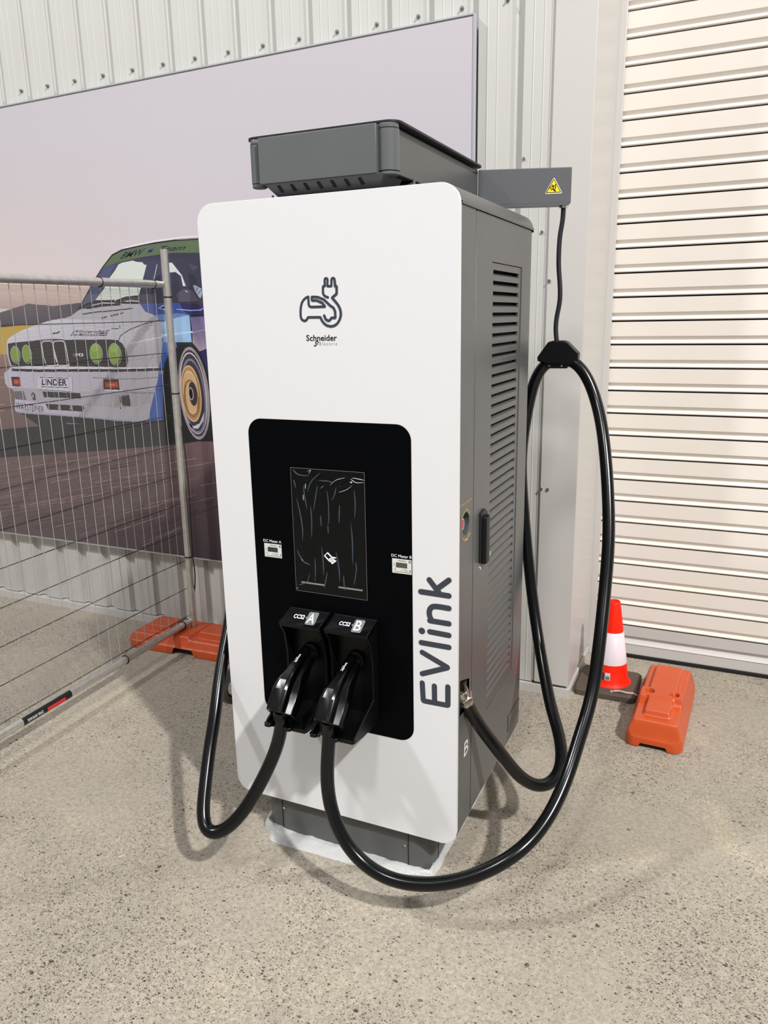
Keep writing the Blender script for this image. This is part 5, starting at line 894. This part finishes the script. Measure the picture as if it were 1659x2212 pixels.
for y in (.521, .652):
    for z in (.2, .247): b = MB(); b.cyl((.6985, y, z), (.7005, y, z), .0025, n=8); b.build('rivet', 'chrome', npl)
b = MB(); rr = random.Random(3)
for z in [.204+.0055*i for i in range(8)]:
    y = .527
    while y < .60: L_ = rr.uniform(.006, .018); b.box(.6985, .6988, y, min(y+L_, .605), z, z+.0014); y += L_+.004
b.build('etched_text', 'ink_grey', npl)
# printed marks on the side
b = MB(); quad_text(b, 'Emergency Charge Stop', (.6975, .022, 1.063), (.6975, .114, 1.063), (.6975, .114, 1.071), (.6975, .022, 1.071), bold=.01); b.build('warning_print', 'ink_yellow', ch)
def arc_text(mb, s, cy, cz, r0, r1, a0, a1):
    uv, fs = text_polys(s, .01, 0); mb.add([(.6975, cy+(r0+(r1-r0)*v)*cos(a0+(a1-a0)*u), cz+(r0+(r1-r0)*v)*sin(a0+(a1-a0)*u)) for u, v in uv], fs)
b = MB(); arc_text(b, 'Push Button', .066, 1.013, .032, .040, radians(150), radians(30)); b.build('warning_print', 'ink_yellow', ch)
b = MB()
for s in DATA['side_marks']:
    for lp in thick(s, .0022, n=4): kk += 1; b.prism(lp, FX(.6978+.00001*(kk % 30)), FX(.6972))
b.build('arrow_print', 'ink_yellow', ch)
b = MB()
for s in DATA['lock_marks']:
    for lp in thick(s, .002, n=4): b.prism(lp, FX(.6978), FX(.6972))
b.build('key_symbol', 'ink_white', sd)
b = MB(); quad_text(b, 'B', (.6976, .066, .361), (.6976, .100, .361), (.6976, .104, .403), (.6976, .070, .403)); b.build('outlet_letter', 'ink_white', ch)
# swing arms for the cables on the roof
b = MB(); z0, z1 = 1.7965, 1.830
b.rings([[(x, y, z0) for x, y in ((.11, .10), (.60, .10), (.60, .62), (.11, .62))], [(x, y, z1) for x, y in ((.20, .16), (.52, .16), (.52, .60), (.20, .60))]]); b.build('arm_pedestal', 'grey', ch, bevel=.002)
ARM0, ARM1 = 1.829, 1.932
b = MB(); b.box(.1895, .500, .004, .05, ARM0, ARM1); fa = b.build('front_beam', 'grey_arm', ch, bevel=.0015)
b = MB(); b.rings([[(x, y, ARM0) for x, y in ((.20, .006), (.515, .006), (.515, .12), (.20, .12))], [(x, y, 1.802) for x, y in ((.222, .030), (.498, .030), (.498, .12), (.222, .12))]]); ub = b.build('slotted_tray', 'grey_dark', ch, bevel=.0015)
for i in range(7):
    x = .24+.036*i; b = MB(); b.obox((x, .0155, 1.8165), (.25, .6, -.76), (1, 0, 0), (0, -.75, -.66), .017, .007, .003); b.build('slot', 'dark_core', ub)
def hinge(x, y, r_):
    b = MB(); b.lathe((x, y), [(r_, ARM0+.006), (r_, ARM1-.010)], 28); b.lathe((x, y), [(r_*.8, ARM0-.004), (r_*.95, ARM0-.002), (r_*.95, ARM0+.004)], 28); b.lathe((x, y), [(r_*.95, ARM1-.008), (r_*.95, ARM1-.001), (r_*.9, ARM1+.001)], 28)
    b.build('hinge', 'grey_arm', ch, angle=30)
hinge(.171, .034, .019); hinge(.517, .036, .025)
b = MB(); b.box(.486, .528, .055, .668, ARM0+.002, ARM1-.002); sb = b.build('side_beam', 'grey', ch, bevel=.002)
for z in (1.850, 1.915):
    b = MB(); b.cyl((.528, .066, z), (.530, .066, z), .004, n=10); b.build('screw', 'screw', sb)
b = MB(); b.box(.172, .214, .055, .668, ARM0+.002, ARM1-.002); b.build('side_beam', 'grey', ch, bevel=.002)
b = MB(); b.prism(rrect(.140, .545, .020, .672, .030), FZ(ARM1+.003), FZ(ARM1+.008)); b.build('arm_lid', 'black_metal', ch)
for x, y in ((.575, .045), (.165, .10)):
    b = MB(); b.cyl((x, y, 1.796), (x, y, 1.802), .006, n=6); b.cyl((x, y, 1.80), (x, y, 1.818), .003, n=8); b.build('roof_stud', 'chrome', ch)
def swing(base, tip, sign):
    base, tip = Vector(base), Vector(tip); d = (tip-base); Ln = d.length; d.normalize(); nr = Vector((d.y, -d.x, 0))
    if nr.y > 0: nr = -nr
    b = MB(); c = base+d*Ln/2-nr*.018; b.obox((c.x, c.y, 1.882), d, (0, 0, 1), nr, Ln, .100, .036); a = b.build('swing_arm', 'grey_dark', ch, bevel=.002)
    b = MB(); c = base+d*Ln/2-nr*.02; b.obox((c.x, c.y, 1.830), d, (0, 0, 1), nr, Ln-.01, .006, .044); b.build('arm_bottom_channel', 'grey_dark', a)
    return a, d, nr
armR, dR, nR = swing((.530, .668, 0), (.787, .760, 0), 1)
swing((.170, .668, 0), (-.087, .760, 0), -1)
tip = Vector((.764, .768, 0))
for t_ in (tip, Vector((-.064, .768, 0))):
    b = MB(); b.cyl((t_.x, t_.y, 1.829), (t_.x, t_.y, 1.820), .014, n=8); b.build('strap_gland', 'chrome', ch, bevel=.001)
# pinch hazard sign on the right arm
sg = DATA['sign']; o3 = Vector((.526, .667, 0))
def SP(off): return lambda p: tuple(o3+dR*p[0]+nR*off+Vector((0, 0, p[1])))
def round_tri(pts, r_, n_=5):
    out = []; m = len(pts)
    for i in range(m):
        a, b_, c_ = Vector(pts[i-1]), Vector(pts[i]), Vector(pts[(i+1) % m]); p0 = b_+(a-b_).normalized()*r_; p1 = b_+(c_-b_).normalized()*r_
        for k in range(n_+1): t = k/n_; out.append(tuple(p0*(1-t)**2+b_*2*t*(1-t)+p1*t*t))
    return out
sgn = None
for key, mt_, off, rr_ in (('o', 'cream', .0006, .006), ('k', 'ink_black', .0010, .003), ('i', 'yellow', .0014, .0008)):
    b = MB(); b.prism(round_tri(sg[key], rr_), SP(off), SP(off-.0005)); q_ = b.build('hand_crush_sign' if sgn is None else 'sign_print', mt_, armR if sgn is None else sgn)
    if sgn is None: sgn = armR
b = MB(); b.prism(sg['bar'], SP(.0018), SP(.0013)); b.prism(sg['hand'], SP(.0018), SP(.0013))
for s in sg['l1']:
    for lp in thick(s, .0016, n=4): b.prism(lp, SP(.0018), SP(.0013))
b.build('hand_pictogram', 'ink_black', armR)
# ================================================================== charging cables
CR = .0180
def connector(xc, parent):
    g = MB(); secs = []
    # centre (y, z), tangent angle, half width, half height along the spine
    spine = [((.004, .634), .019, .022), ((-.040, .616), .021, .027), ((-.088, .588), .024, .036), ((-.116, .572), .032, .040), ((-.132, .560), .0365, .038), ((-.172, .524), .0375, .027)]
    for i, ((y, z), hw, hh) in enumerate(spine):
        p0 = Vector(spine[max(i-1, 0)][0]); p1 = Vector(spine[min(i+1, len(spine)-1)][0]); d = (p1-p0).normalized()
        nrm = Vector((-d.y, d.x)); nrm = nrm if nrm.y > 0 else -nrm     # up / outwards
        ring = []
        for a, b_ in ((-.62, 1), (.10, 1), (.34, .84), (.42, .40), (.90, .24), (1, -.05), (1, -.55), (.62, -.95), (-.62, -.95), (-1, -.55), (-1, .42), (-.88, .86)):
            q_ = Vector((y, z))+nrm*hh*b_; ring.append((xc+hw*a, q_.x, q_.y))
        secs.append(ring)
    g.rings(secs); cn = g.build('connector', 'black_gloss', parent, bevel=.002, segs=2, angle=16)
    g = MB(); g.cyl((xc-.008, -.156, .530), (xc-.020, -.143, .494), .021, .0190, n=20); g.build('cable_boot', 'black_sat', cn)
    # little printed mark and button on the ridge
    g = MB(); up = Vector((0, -.0008, .0012))
    def rp(x, t, h=1.0):
        a = Vector(spine[1][0]); b2 = Vector(spine[2][0]); p = a+(b2-a)*t; d = (b2-a).normalized(); nm = Vector((-d.y, d.x)); nm = nm if nm.y > 0 else -nm
        hh = .030+.006*t; q2 = p+nm*(hh+.0006); return Vector((xc+x, q2.x, q2.y))
    quad_text(g, 'Schneider', rp(-.0045, .02), rp(-.0045, .54), rp(.0005, .54), rp(.0005, .02), bold=.015); quad_text(g, 'Electric', rp(-.0078, .22), rp(-.0078, .54), rp(-.0055, .54), rp(-.0055, .22))
    g.build('connector_print', 'ink_white', cn)
    return cn
def clamp(P, dx, parent):
    """teardrop cable hanger, P = middle, dx = horizontal direction of its long side"""
    P = Vector(P); dx = Vector(dx).normalized(); nn_ = Vector((dx.y, -dx.x, 0))
    pr2 = [(-.062, -.002), (-.030, .044), (-.016, .048), (.016, .048), (.028, .044), (.063, .010), (.062, -.010), (.040, -.024), (-.030, -.022), (-.060, -.014)]
    g = MB(); g.prism(pr2, lambda p: tuple(P+dx*p[0]+Vector((0, 0, p[1]))+nn_*.024), lambda p: tuple(P+dx*p[0]+Vector((0, 0, p[1]))-nn_*.024))
    cl = g.build('hanger_clamp', 'black_sat', parent, bevel=.004, segs=3)
    g = MB(); pr3 = [(-.040, -.020), (.036, -.020), (.030, -.036), (-.034, -.036)]
    g.prism(pr3, lambda p: tuple(P+dx*p[0]+Vector((0, 0, p[1]))+nn_*.020), lambda p: tuple(P+dx*p[0]+Vector((0, 0, p[1]))-nn_*.020))
    g.build('clamp_jaw', 'black_sat', cl, bevel=.002)
    for s in (-.024, .014): g = MB(); c0 = P+dx*s+Vector((0, 0, -.028))+nn_*.020; g.cyl(c0, c0+nn_*.0015, .003, n=8); g.build('screw', 'chrome', cl)
    return cl
cb = empty('charging_cable', (.95, .3, .14), 'black charging cable looping low right of the charger, plugged in holster B', 'cable')
b = MB(); b.tube([[.408, -.147, .512]]+DATA['cabB'], CR, 16, .01, sm=26); b.build('cable_jacket', 'cable', cb, angle=60)
connector(.418, cb); clamp((.770, .747, 1.386), (1, .05, 0), cb)
b = MB(); st_pts = [(.764, .768, 1.826), (.764, .768, 1.79), (.757, .765, 1.74), (.757, .762, 1.66), (.764, .759, 1.60), (.766, .757, 1.55), (.758, .754, 1.50), (.758, .75, 1.46), (.764, .748, 1.425)]
b.tube(st_pts, .0072, 12, .01); b.build('hanging_strap', 'strap', cb, angle=60)
b = MB(); b.box(.9935, .9955, .418, .422, .70, .71); 
ca = empty('charging_cable', (0, 0, .15), 'black charging cable hanging in a narrow loop left of the charger, plugged in holster A', 'cable')
A_up = DATA['cabA1']+[[-.112, .612, 1.268], [-.085, .66, 1.290], [-.070, .70, 1.285]]
A_dn = [[-.070, .70, 1.285], [-.062, .735, 1.24], [-.075, .735, 1.10], [-.12, .69, .86], [-.165, .58, .60]]+DATA['cabA2']+[[-.040, .105, .475], [-.012, .085, .515]]
b = MB(); b.tube([[.268, -.147, .512]]+A_up[:-1]+A_dn, CR, 16, .01, sm=26); b.build('cable_jacket', 'cable', ca, angle=60)
connector(.279, ca); clamp((-.078, .678, 1.288), (.35, .9, 0), ca)
b = MB(); b.tube([(-.064, .768, 1.826), (-.070, .75, 1.70), (-.064, .72, 1.55), (-.074, .69, 1.40), (-.076, .68, 1.325)], .0072, 12, .01); b.build('hanging_strap', 'strap', ca, angle=60)
gland((-.012, .084, .516), Vector((-.03, .03, -.04)), ch)
# ================================================================== plastic sheet under the plinth
rnd = random.Random(5)
S = DATA['sheet']; outer = [(S[i][0], S[i][1]) for i in range(len(S))]
outer += [(.633, .25), (.633, .45), (.632, .625), (.35, .645), (.08, .635), (.050, .45), (.046, .2), (.058, .05), (.075, .012)]
def resample(P_, n_):
    P_ = [Vector(p) for p in P_]; P_.append(P_[0]); Ls = [0]
    for i in range(1, len(P_)): Ls.append(Ls[-1]+(P_[i]-P_[i-1]).length)
    out = []; j = 0
    for i in range(n_):
        t = Ls[-1]*i/n_
        while Ls[j+1] < t: j += 1
        k = (t-Ls[j])/(Ls[j+1]-Ls[j]); out.append(P_[j]*(1-k)+P_[j+1]*k)
    return out
NO = 260; out_p = resample(outer, NO)
cx_, cy_ = .348, .31
inn = []
for p in out_p:   # project to the plinth outline
    x = min(max(p.x, .078), .618); y = min(max(p.y, .020), .60)
    inn.append(Vector((x+(cx_-x)*.02, y+(cy_-y)*.02)))
rings_ = []
ph = [rnd.uniform(0, 6) for _ in range(8)]
for k, t in enumerate((0, .12, .3, .5, .7, .88, 1)):
    ring = []
    for i, (a, b_) in enumerate(zip(inn, out_p)):
        th = 2*pi*i/NO; wv = sin(th*23+ph[0]+t*5)*.5+sin(th*41+ph[1]-t*7)*.3+sin(th*67+ph[2]+t*11)*.3
        left = 1+1.6*math.exp(-((a.x-.08)/.05)**2)*math.exp(-((a.y-.05)/.1)**2)
        zz_ = (.003+(.0115*left)*sin(pi*min(1, .28+t*.75))*(1-t*.35)*(1+.28*wv)) if t < 1 else .0012
        p = a.lerp(b_, t)*1.0; ring.append((p.x+.0012*wv*(t > 0), p.y+.0012*wv*(t > 0), max(.001, zz_)))
    rings_.append(ring)
b = MB(); b.rings(rings_, False, False); sh = b.build('plastic_sheet', 'sheet', angle=80)
tag(sh, 'crumpled milky plastic sheet bulging out around the charger plinth on the concrete', 'plastic sheet')
# ================================================================== fence blocks
def sstep(a, b_, x): t = min(1, max(0, (x-a)/(b_-a))); return t*t*(3-2*t)
def block(name, cx0, cy0, L_, Wd, ang, H, label, pads, holes, arch, end_arch, base_f=.78):
    """moulded fence foot; local u along its length, v across"""
    NR, NS = 300, 70; rr_ = .035; vs = []; fs = []
    ol = resample(rrect(-L_/2, L_/2, -Wd/2, Wd/2, rr_, 8), NR)
    def top(u, v):
        d = min(L_/2-abs(u), Wd/2-abs(v))
        z = .036+(H*base_f-.036)*sstep(-.002, .028, d)
        for (u0, u1, v0, v1, hgt) in pads:
            e = .007; z += hgt*sstep(u0-e, u0+e, u)*(1-sstep(u1-e, u1+e, u))*sstep(v0-e, v0+e, v)*(1-sstep(v1-e, v1+e, v))
        for (hu, hv) in holes:
            rr2 = math.hypot(u-hu, v-hv); z -= .034*(1-sstep(.0105, .0185, rr2))
        return z
    def bottom(u, v):
        if arch and abs(u-arch[0]) < arch[1]: return arch[2]*(1-sstep(arch[1]*.75, arch[1], abs(u-arch[0])))
        if end_arch and abs(v) < end_arch[0]: return end_arch[1]*(1-sstep(end_arch[0]*.82, end_arch[0], abs(v)))
        return 0
    b = MB(); loops = []
    loops.append([(p.x*.97, p.y*.94, max(bottom(p.x, p.y), .0)) for p in ol])
    loops.append([(p.x, p.y, max(bottom(p.x, p.y), .003)) for p in ol])
    loops.append([(p.x, p.y, .034) for p in ol])
    for k in range(1, NS+1):
        s = (1-(k/NS))**.8; ring = []
        for p in ol:
            # shrink towards the centre line so the rings stay evenly spaced
            cu = max(-(L_-Wd)/2, min((L_-Wd)/2, p.x)); q_ = Vector((cu+(p.x-cu)*s, p.y*s))
            ring.append((q_.x, q_.y, top(q_.x, q_.y)))
        loops.append(ring)
    R2 = Matrix.Rotation(ang, 3, 'Z')
    loops = [[tuple(R2 @ Vector(p)+Vector((cx0, cy0, 0))) for p in l] for l in loops]
    b.rings(loops, False, False); b.box(cx0-.02, cx0+.02, cy0-.02, cy0+.02, .05, .06)
    root = empty(name, (cx0, cy0, 0), label, 'fence block', None)
    o = b.build('block_body', 'orange', root, angle=50)
    u = MB(); core = rrect(-L_/2+.02, L_/2-.02, -Wd/2+.02, Wd/2-.02, .02, 4); u.prism([tuple((R2 @ Vector((p[0], p[1], 0)))[:2]) for p in core], lambda p: (p[0]+cx0, p[1]+cy0, .030), lambda p: (p[0]+cx0, p[1]+cy0, .034)); u.build('underside', 'dark_core', root)
    return root
# right block lies along the depth (local u -> world y)
Rb = block('fence_block', 1.128, 1.185, .53, .198, radians(88), .128, 'weathered orange plastic fence block standing free in front of the roller door', [(-.20, -.095, -.045, .045, .020), (-.095, -.020, -.080, .085, .026), (-.020, .21, -.048, .052, .020)], [(-.055, -.044), (-.055, .044)], None, (.052, .018))
Lb = block('fence_block', -.985, 1.045, .60, .24, radians(2), .100, 'orange plastic fence block against the ribbed wall, carrying the mesh fence post', [(-.22, -.09, -.060, .060, .030), (-.07, .04, -.095, .095, .012), (.07, .22, -.060, .060, .030)], [], (.02, .066, .034), None, .74)
b = MB()
rb_dx = Vector((cos(radians(88)), sin(radians(88)), 0)); rb_dy = Vector((-rb_dx.y, rb_dx.x, 0)); c0 = Vector((1.128, 1.185, 0))
for du, dv, s_ in ((-.028, .082, .012), (-.045, .086, .010), (-.036, .080, .007)):
    p = c0+rb_dx*du+rb_dy*dv; b.box(p.x-s_/2, p.x+s_/2, p.y-s_/2, p.y+s_/2, .098, .104)
b.build('sticker_scraps', 'ink_black', Rb)
# ================================================================== traffic cone
cc_ = (.906, 1.365)
cone = empty('traffic_cone', (cc_[0], cc_[1], 0), 'red orange traffic cone with a white collar beside the cream roller door', 'traffic cone')
b = MB(); b.rings([[(x, y, z) for x, y in rrect(.779+i_, 1.024-i_, 1.238+i_, 1.478-i_, .022)] for i_, z in ((.0, .0), (.0, .022), (.006, .030))]); b.build('rubber_base', 'mat_rubber', cone)
def cr(z): return .0745-(z-.030)*(.0745-.0235)/(.382-.030)
b = MB(); b.lathe(cc_, [(.084, .030), (.079, .036), (cr(.045), .045), (cr(.12), .12), (cr(.255), .255), (cr(.372), .372), (cr(.382)-.002, .379), (.0175, .380), (.014, .374), (.012, .33)], 48, False); b.build('cone_body', 'red_orange', cone, angle=50)
b = MB(); b.lathe(cc_, [(cr(.118), .118), (cr(.118)+.0012, .1185), (cr(.252)+.0012, .2515), (cr(.252), .252)], 48, False); b.build('reflective_collar', 'reflect', cone, angle=60)
def cone_patch(a0, a1, z0, z1, off):
    return [(cc_[0]+(cr(z)+off)*cos(a), cc_[1]+(cr(z)+off)*sin(a), z) for a, z in ((a0, z0), ((a0+a1)/2, z0), (a1, z0), (a1, z1), ((a0+a1)/2, z1), (a0, z1))]
a_c = radians(-92)
b = MB(); b.add(cone_patch(a_c-.30, a_c+.16, .058, .088, .0008), [(0, 1, 4, 5), (1, 2, 3, 4)]); stk = b.build('price_sticker', 'label', cone)
b = MB(); b.add(cone_patch(a_c-.30, a_c-.16, .058, .088, .0012), [(0, 1, 4, 5), (1, 2, 3, 4)]); b.build('sticker_print', 'ink', stk)
b = MB()
for k, wd in enumerate((.012, .02, .01, .024, .012, .014, .02, .012)):
    a = a_c-.12+k*.032; b.add(cone_patch(a, a+wd, .0605, .0745, .0012), [(0, 1, 4, 5), (1, 2, 3, 4)])
b.build('sticker_bars', 'ink_black', stk)
b = MB(); b.tube([(.935, 1.255, .0345), (.958, 1.262, .036), (.985, 1.258, .035), (1.010, 1.265, .034), (1.026, 1.262, .030)], .0045, 8, .004)
for i in range(5): a = radians(150+20*i); b.tube([(.938, 1.256, .0345), (.938+.016*cos(a), 1.256+.018*sin(a), .0325)], .0011, 5, .01, False)
tag(b.build('rope_end', 'rope', angle=60), 'short frayed pink rope lying on the cone base next to the free orange block', 'rope')
# ================================================================== temporary fence
fx = lambda y: -1.026+.032*(1.074-y)
fence = empty('mesh_fence', (fx(.1), .1, .08), 'galvanised temporary mesh fence panel standing in front of the race car poster', 'fence')
YF, YN = 1.078, -.95
zb_ = lambda y: .108-.0045*(YF-y); zt_ = lambda y: 1.668-.004*(YF-y)
b = MB(); b.cyl((fx(YF)+.020, YF, .0875), (fx(YF)+.026, YF+.004, 1.812), .0165, n=20, caps=False); b.cyl((fx(YF)+.0205, YF, .095), (fx(YF)+.0255, YF+.004, 1.800), .0135, n=20); b.build('post', 'steel', fence, angle=50)
b = MB(); b.cyl((fx(YN), YN, .0), (fx(YN), YN, 1.80), .0165, n=20); b.build('post', 'steel', fence, angle=50)
b = MB(); b.cyl((fx(YF)+.016, YF-.012, zt_(YF)), (fx(YF)+.004, YF-.050, zt_(YF)), .0125, .0165, n=20); b.cyl((fx(YF)+.004, YF-.048, zt_(YF)), (fx(YN), YN, zt_(YN)), .0165, n=20); b.build('top_rail', 'steel', fence, angle=50)
b = MB(); b.cyl((fx(YF)+.016, YF-.008, zb_(YF)+.006), (fx(YF-.05), YF-.050, zb_(YF)), .0125, .0165, n=20); b.cyl((fx(YF-.048), YF-.048, zb_(YF-.048)), (fx(YN), YN, zb_(YN)), .0165, n=20); b.build('bottom_rail', 'steel', fence, angle=50)
y = 1.045; k = 0; rnd = random.Random(8)
while y > YN+.03:
    x = fx(y)-.012; j = [rnd.uniform(-.003, .003) for _ in range(3)]
    b = MB(); b.tube([(x, y, zb_(y)+.01), (x, y+j[0], .55), (x, y+j[1], 1.0), (x, y+j[2], 1.35), (x, y, zt_(y)-.01)], .0013, 6, .2); b.build('upright_wire', 'wire', fence, angle=60)
    y -= .0551
for k in range(11):
    z = .140+.1375*k; b = MB()
    b.tube([(fx(YF)+.004, YF-.01, z), (fx(.7)-.014, .7, z-.004+rnd.uniform(-.003, .003)), (fx(.3)-.014, .3, z-.006+rnd.uniform(-.004, .004)), (fx(-.1)-.014, -.1, z-.006), (fx(YN), YN, z-.008)], .0016, 6, .15); b.build('cross_wire', 'wire_dark', fence, angle=60)
# fine woven shade mesh tied to the panel
b = MB(); z = .125; k = 0
while z < 1.648:
    dz = .004*sin(k*.13)+.003*sin(k*.031)
    ys = [YF-.035, .75, .4, .05, YN+.02]
    pts = [(fx(yy)-.020+.004*sin(yy*9+z*3), yy, z+dz*(i-1)*.3) for i, yy in enumerate(ys)]
    for i in range(len(pts)-1):
        (xa, ya, za), (xb, yb, zc_) = pts[i], pts[i+1]
        b.add([(xa, ya, za-.0005), (xb, yb, zc_-.0005), (xb, yb, zc_+.0005), (xa, ya, za+.0005)], [(0, 1, 2, 3)])
    z += .0042; k += 1
ms = b.build('shade_mesh', 'thread', fence); ms['kind'] = 'stuff'
def ring_at(yc, zc, xo=0, r_=.0185):
    b = MB(); p = [(fx(yc)+xo+r_*cos(a), yc, zc+r_*sin(a)) for a in [2*pi*i/20 for i in range(21)]]; b.tube(p, .0022, 6, .01, False); b.tube([(fx(yc)+xo, yc, zc+r_), (fx(yc)+xo+.004, yc+.012, zc+r_+.022)], .0014, 5, .01, False); b.build('cable_tie', 'black', fence, angle=60)
for yc in (.70, 1.02): ring_at(yc, zt_(yc))
for yc in (.62, 1.02, -.3): ring_at(yc, zb_(yc))
for zc in (.435, 1.20, 1.615):
    b = MB(); t_ = (zc-.094)/1.718; b.lathe((fx(YF)+.020+.006*t_, YF+.004*t_), [(.0175, zc-.003), (.0188, zc-.002), (.0188, zc+.002), (.0175, zc+.003)], 20, False); b.build('cable_tie', 'black', fence, angle=60)
b = MB(); b.tube([(fx(YF)+.046, YF+.002, .435), (fx(YF)+.052, YF, .36), (fx(YF)+.047, YF, .30), (fx(YF)+.010, YF+.03, .22), (fx(YF)+.004, YF+.03, .18), (fx(YF)+.012, YF+.02, .13)], .0028, 8, .01); b.tube([(fx(YF)+.042, YF+.005, 1.05), (fx(YF)+.050, YF+.005, .9), (fx(YF)+.052, YF+.005, .75), (fx(YF)+.048, YF+.005, .6), (fx(YF)+.045, YF+.004, .435)], .0022, 8, .02); b.build('cord', 'black', fence, angle=60)
# sticker on the lower rail
b = MB(); n_ = 8
def rail_patch(y0, y1, a0, a1, off, mb):
    pts = []
    for yy in (y0, y1):
        for i in range(n_+1):
            a = a0+(a1-a0)*i/n_; pts.append((fx(yy)+(.0165+off)*cos(a), yy, zb_(yy)+(.0165+off)*sin(a)))
    mb.add(pts, [(i, i+1, n_+2+i, n_+1+i) for i in range(n_)])
rail_patch(.06, .295, radians(-65), radians(75), .0006, b); rs = b.build('rail_sticker', 'black', fence)
b = MB(); rail_patch(.17, .26, radians(-60), radians(20), .0010, b); b.build('red_band', 'red', rs)
b = MB(); c_ = lambda yy, a: Vector((fx(yy)+.0181*cos(a), yy, zb_(yy)+.0181*sin(a)))
quad_text(b, 'TEMPORARY FENCE', c_(.075, radians(-10)), c_(.150, radians(-10)), c_(.150, radians(25)), c_(.075, radians(25)))
b.build('sticker_print', 'ink_white', rs)
# ================================================================== wood slivers on the floor
labs = ['pale wood sliver on the floor in front of the charger, leftmost of the near four', 'thin pale wood sliver just below the front cable shadow, middle of the charger', 'pale wood sliver on the floor under the lowest bend of the front cable', 'tiny pale wood chip nearest the left edge of the charger front group', 'long pale straw lying alone on the open concrete left of the hanging cable', 'white chip on the concrete directly left of the white panel, behind the left cable']
for (x, y), lb, L_, a in zip(DATA['bits'], labs, (.016, .010, .009, .007, .018, .010), (-.35, -.6, 0, .3, 1.0, .2)):
    b = MB(); d = Vector((cos(a), sin(a), 0)); b.obox((x, y, .0013), d, (-d.y, d.x, 0), (0, 0, 1), L_, .0022, .0016); tag(b.build('wood_sliver', 'sliver', bevel=.0004, segs=1), lb, 'wood sliver')
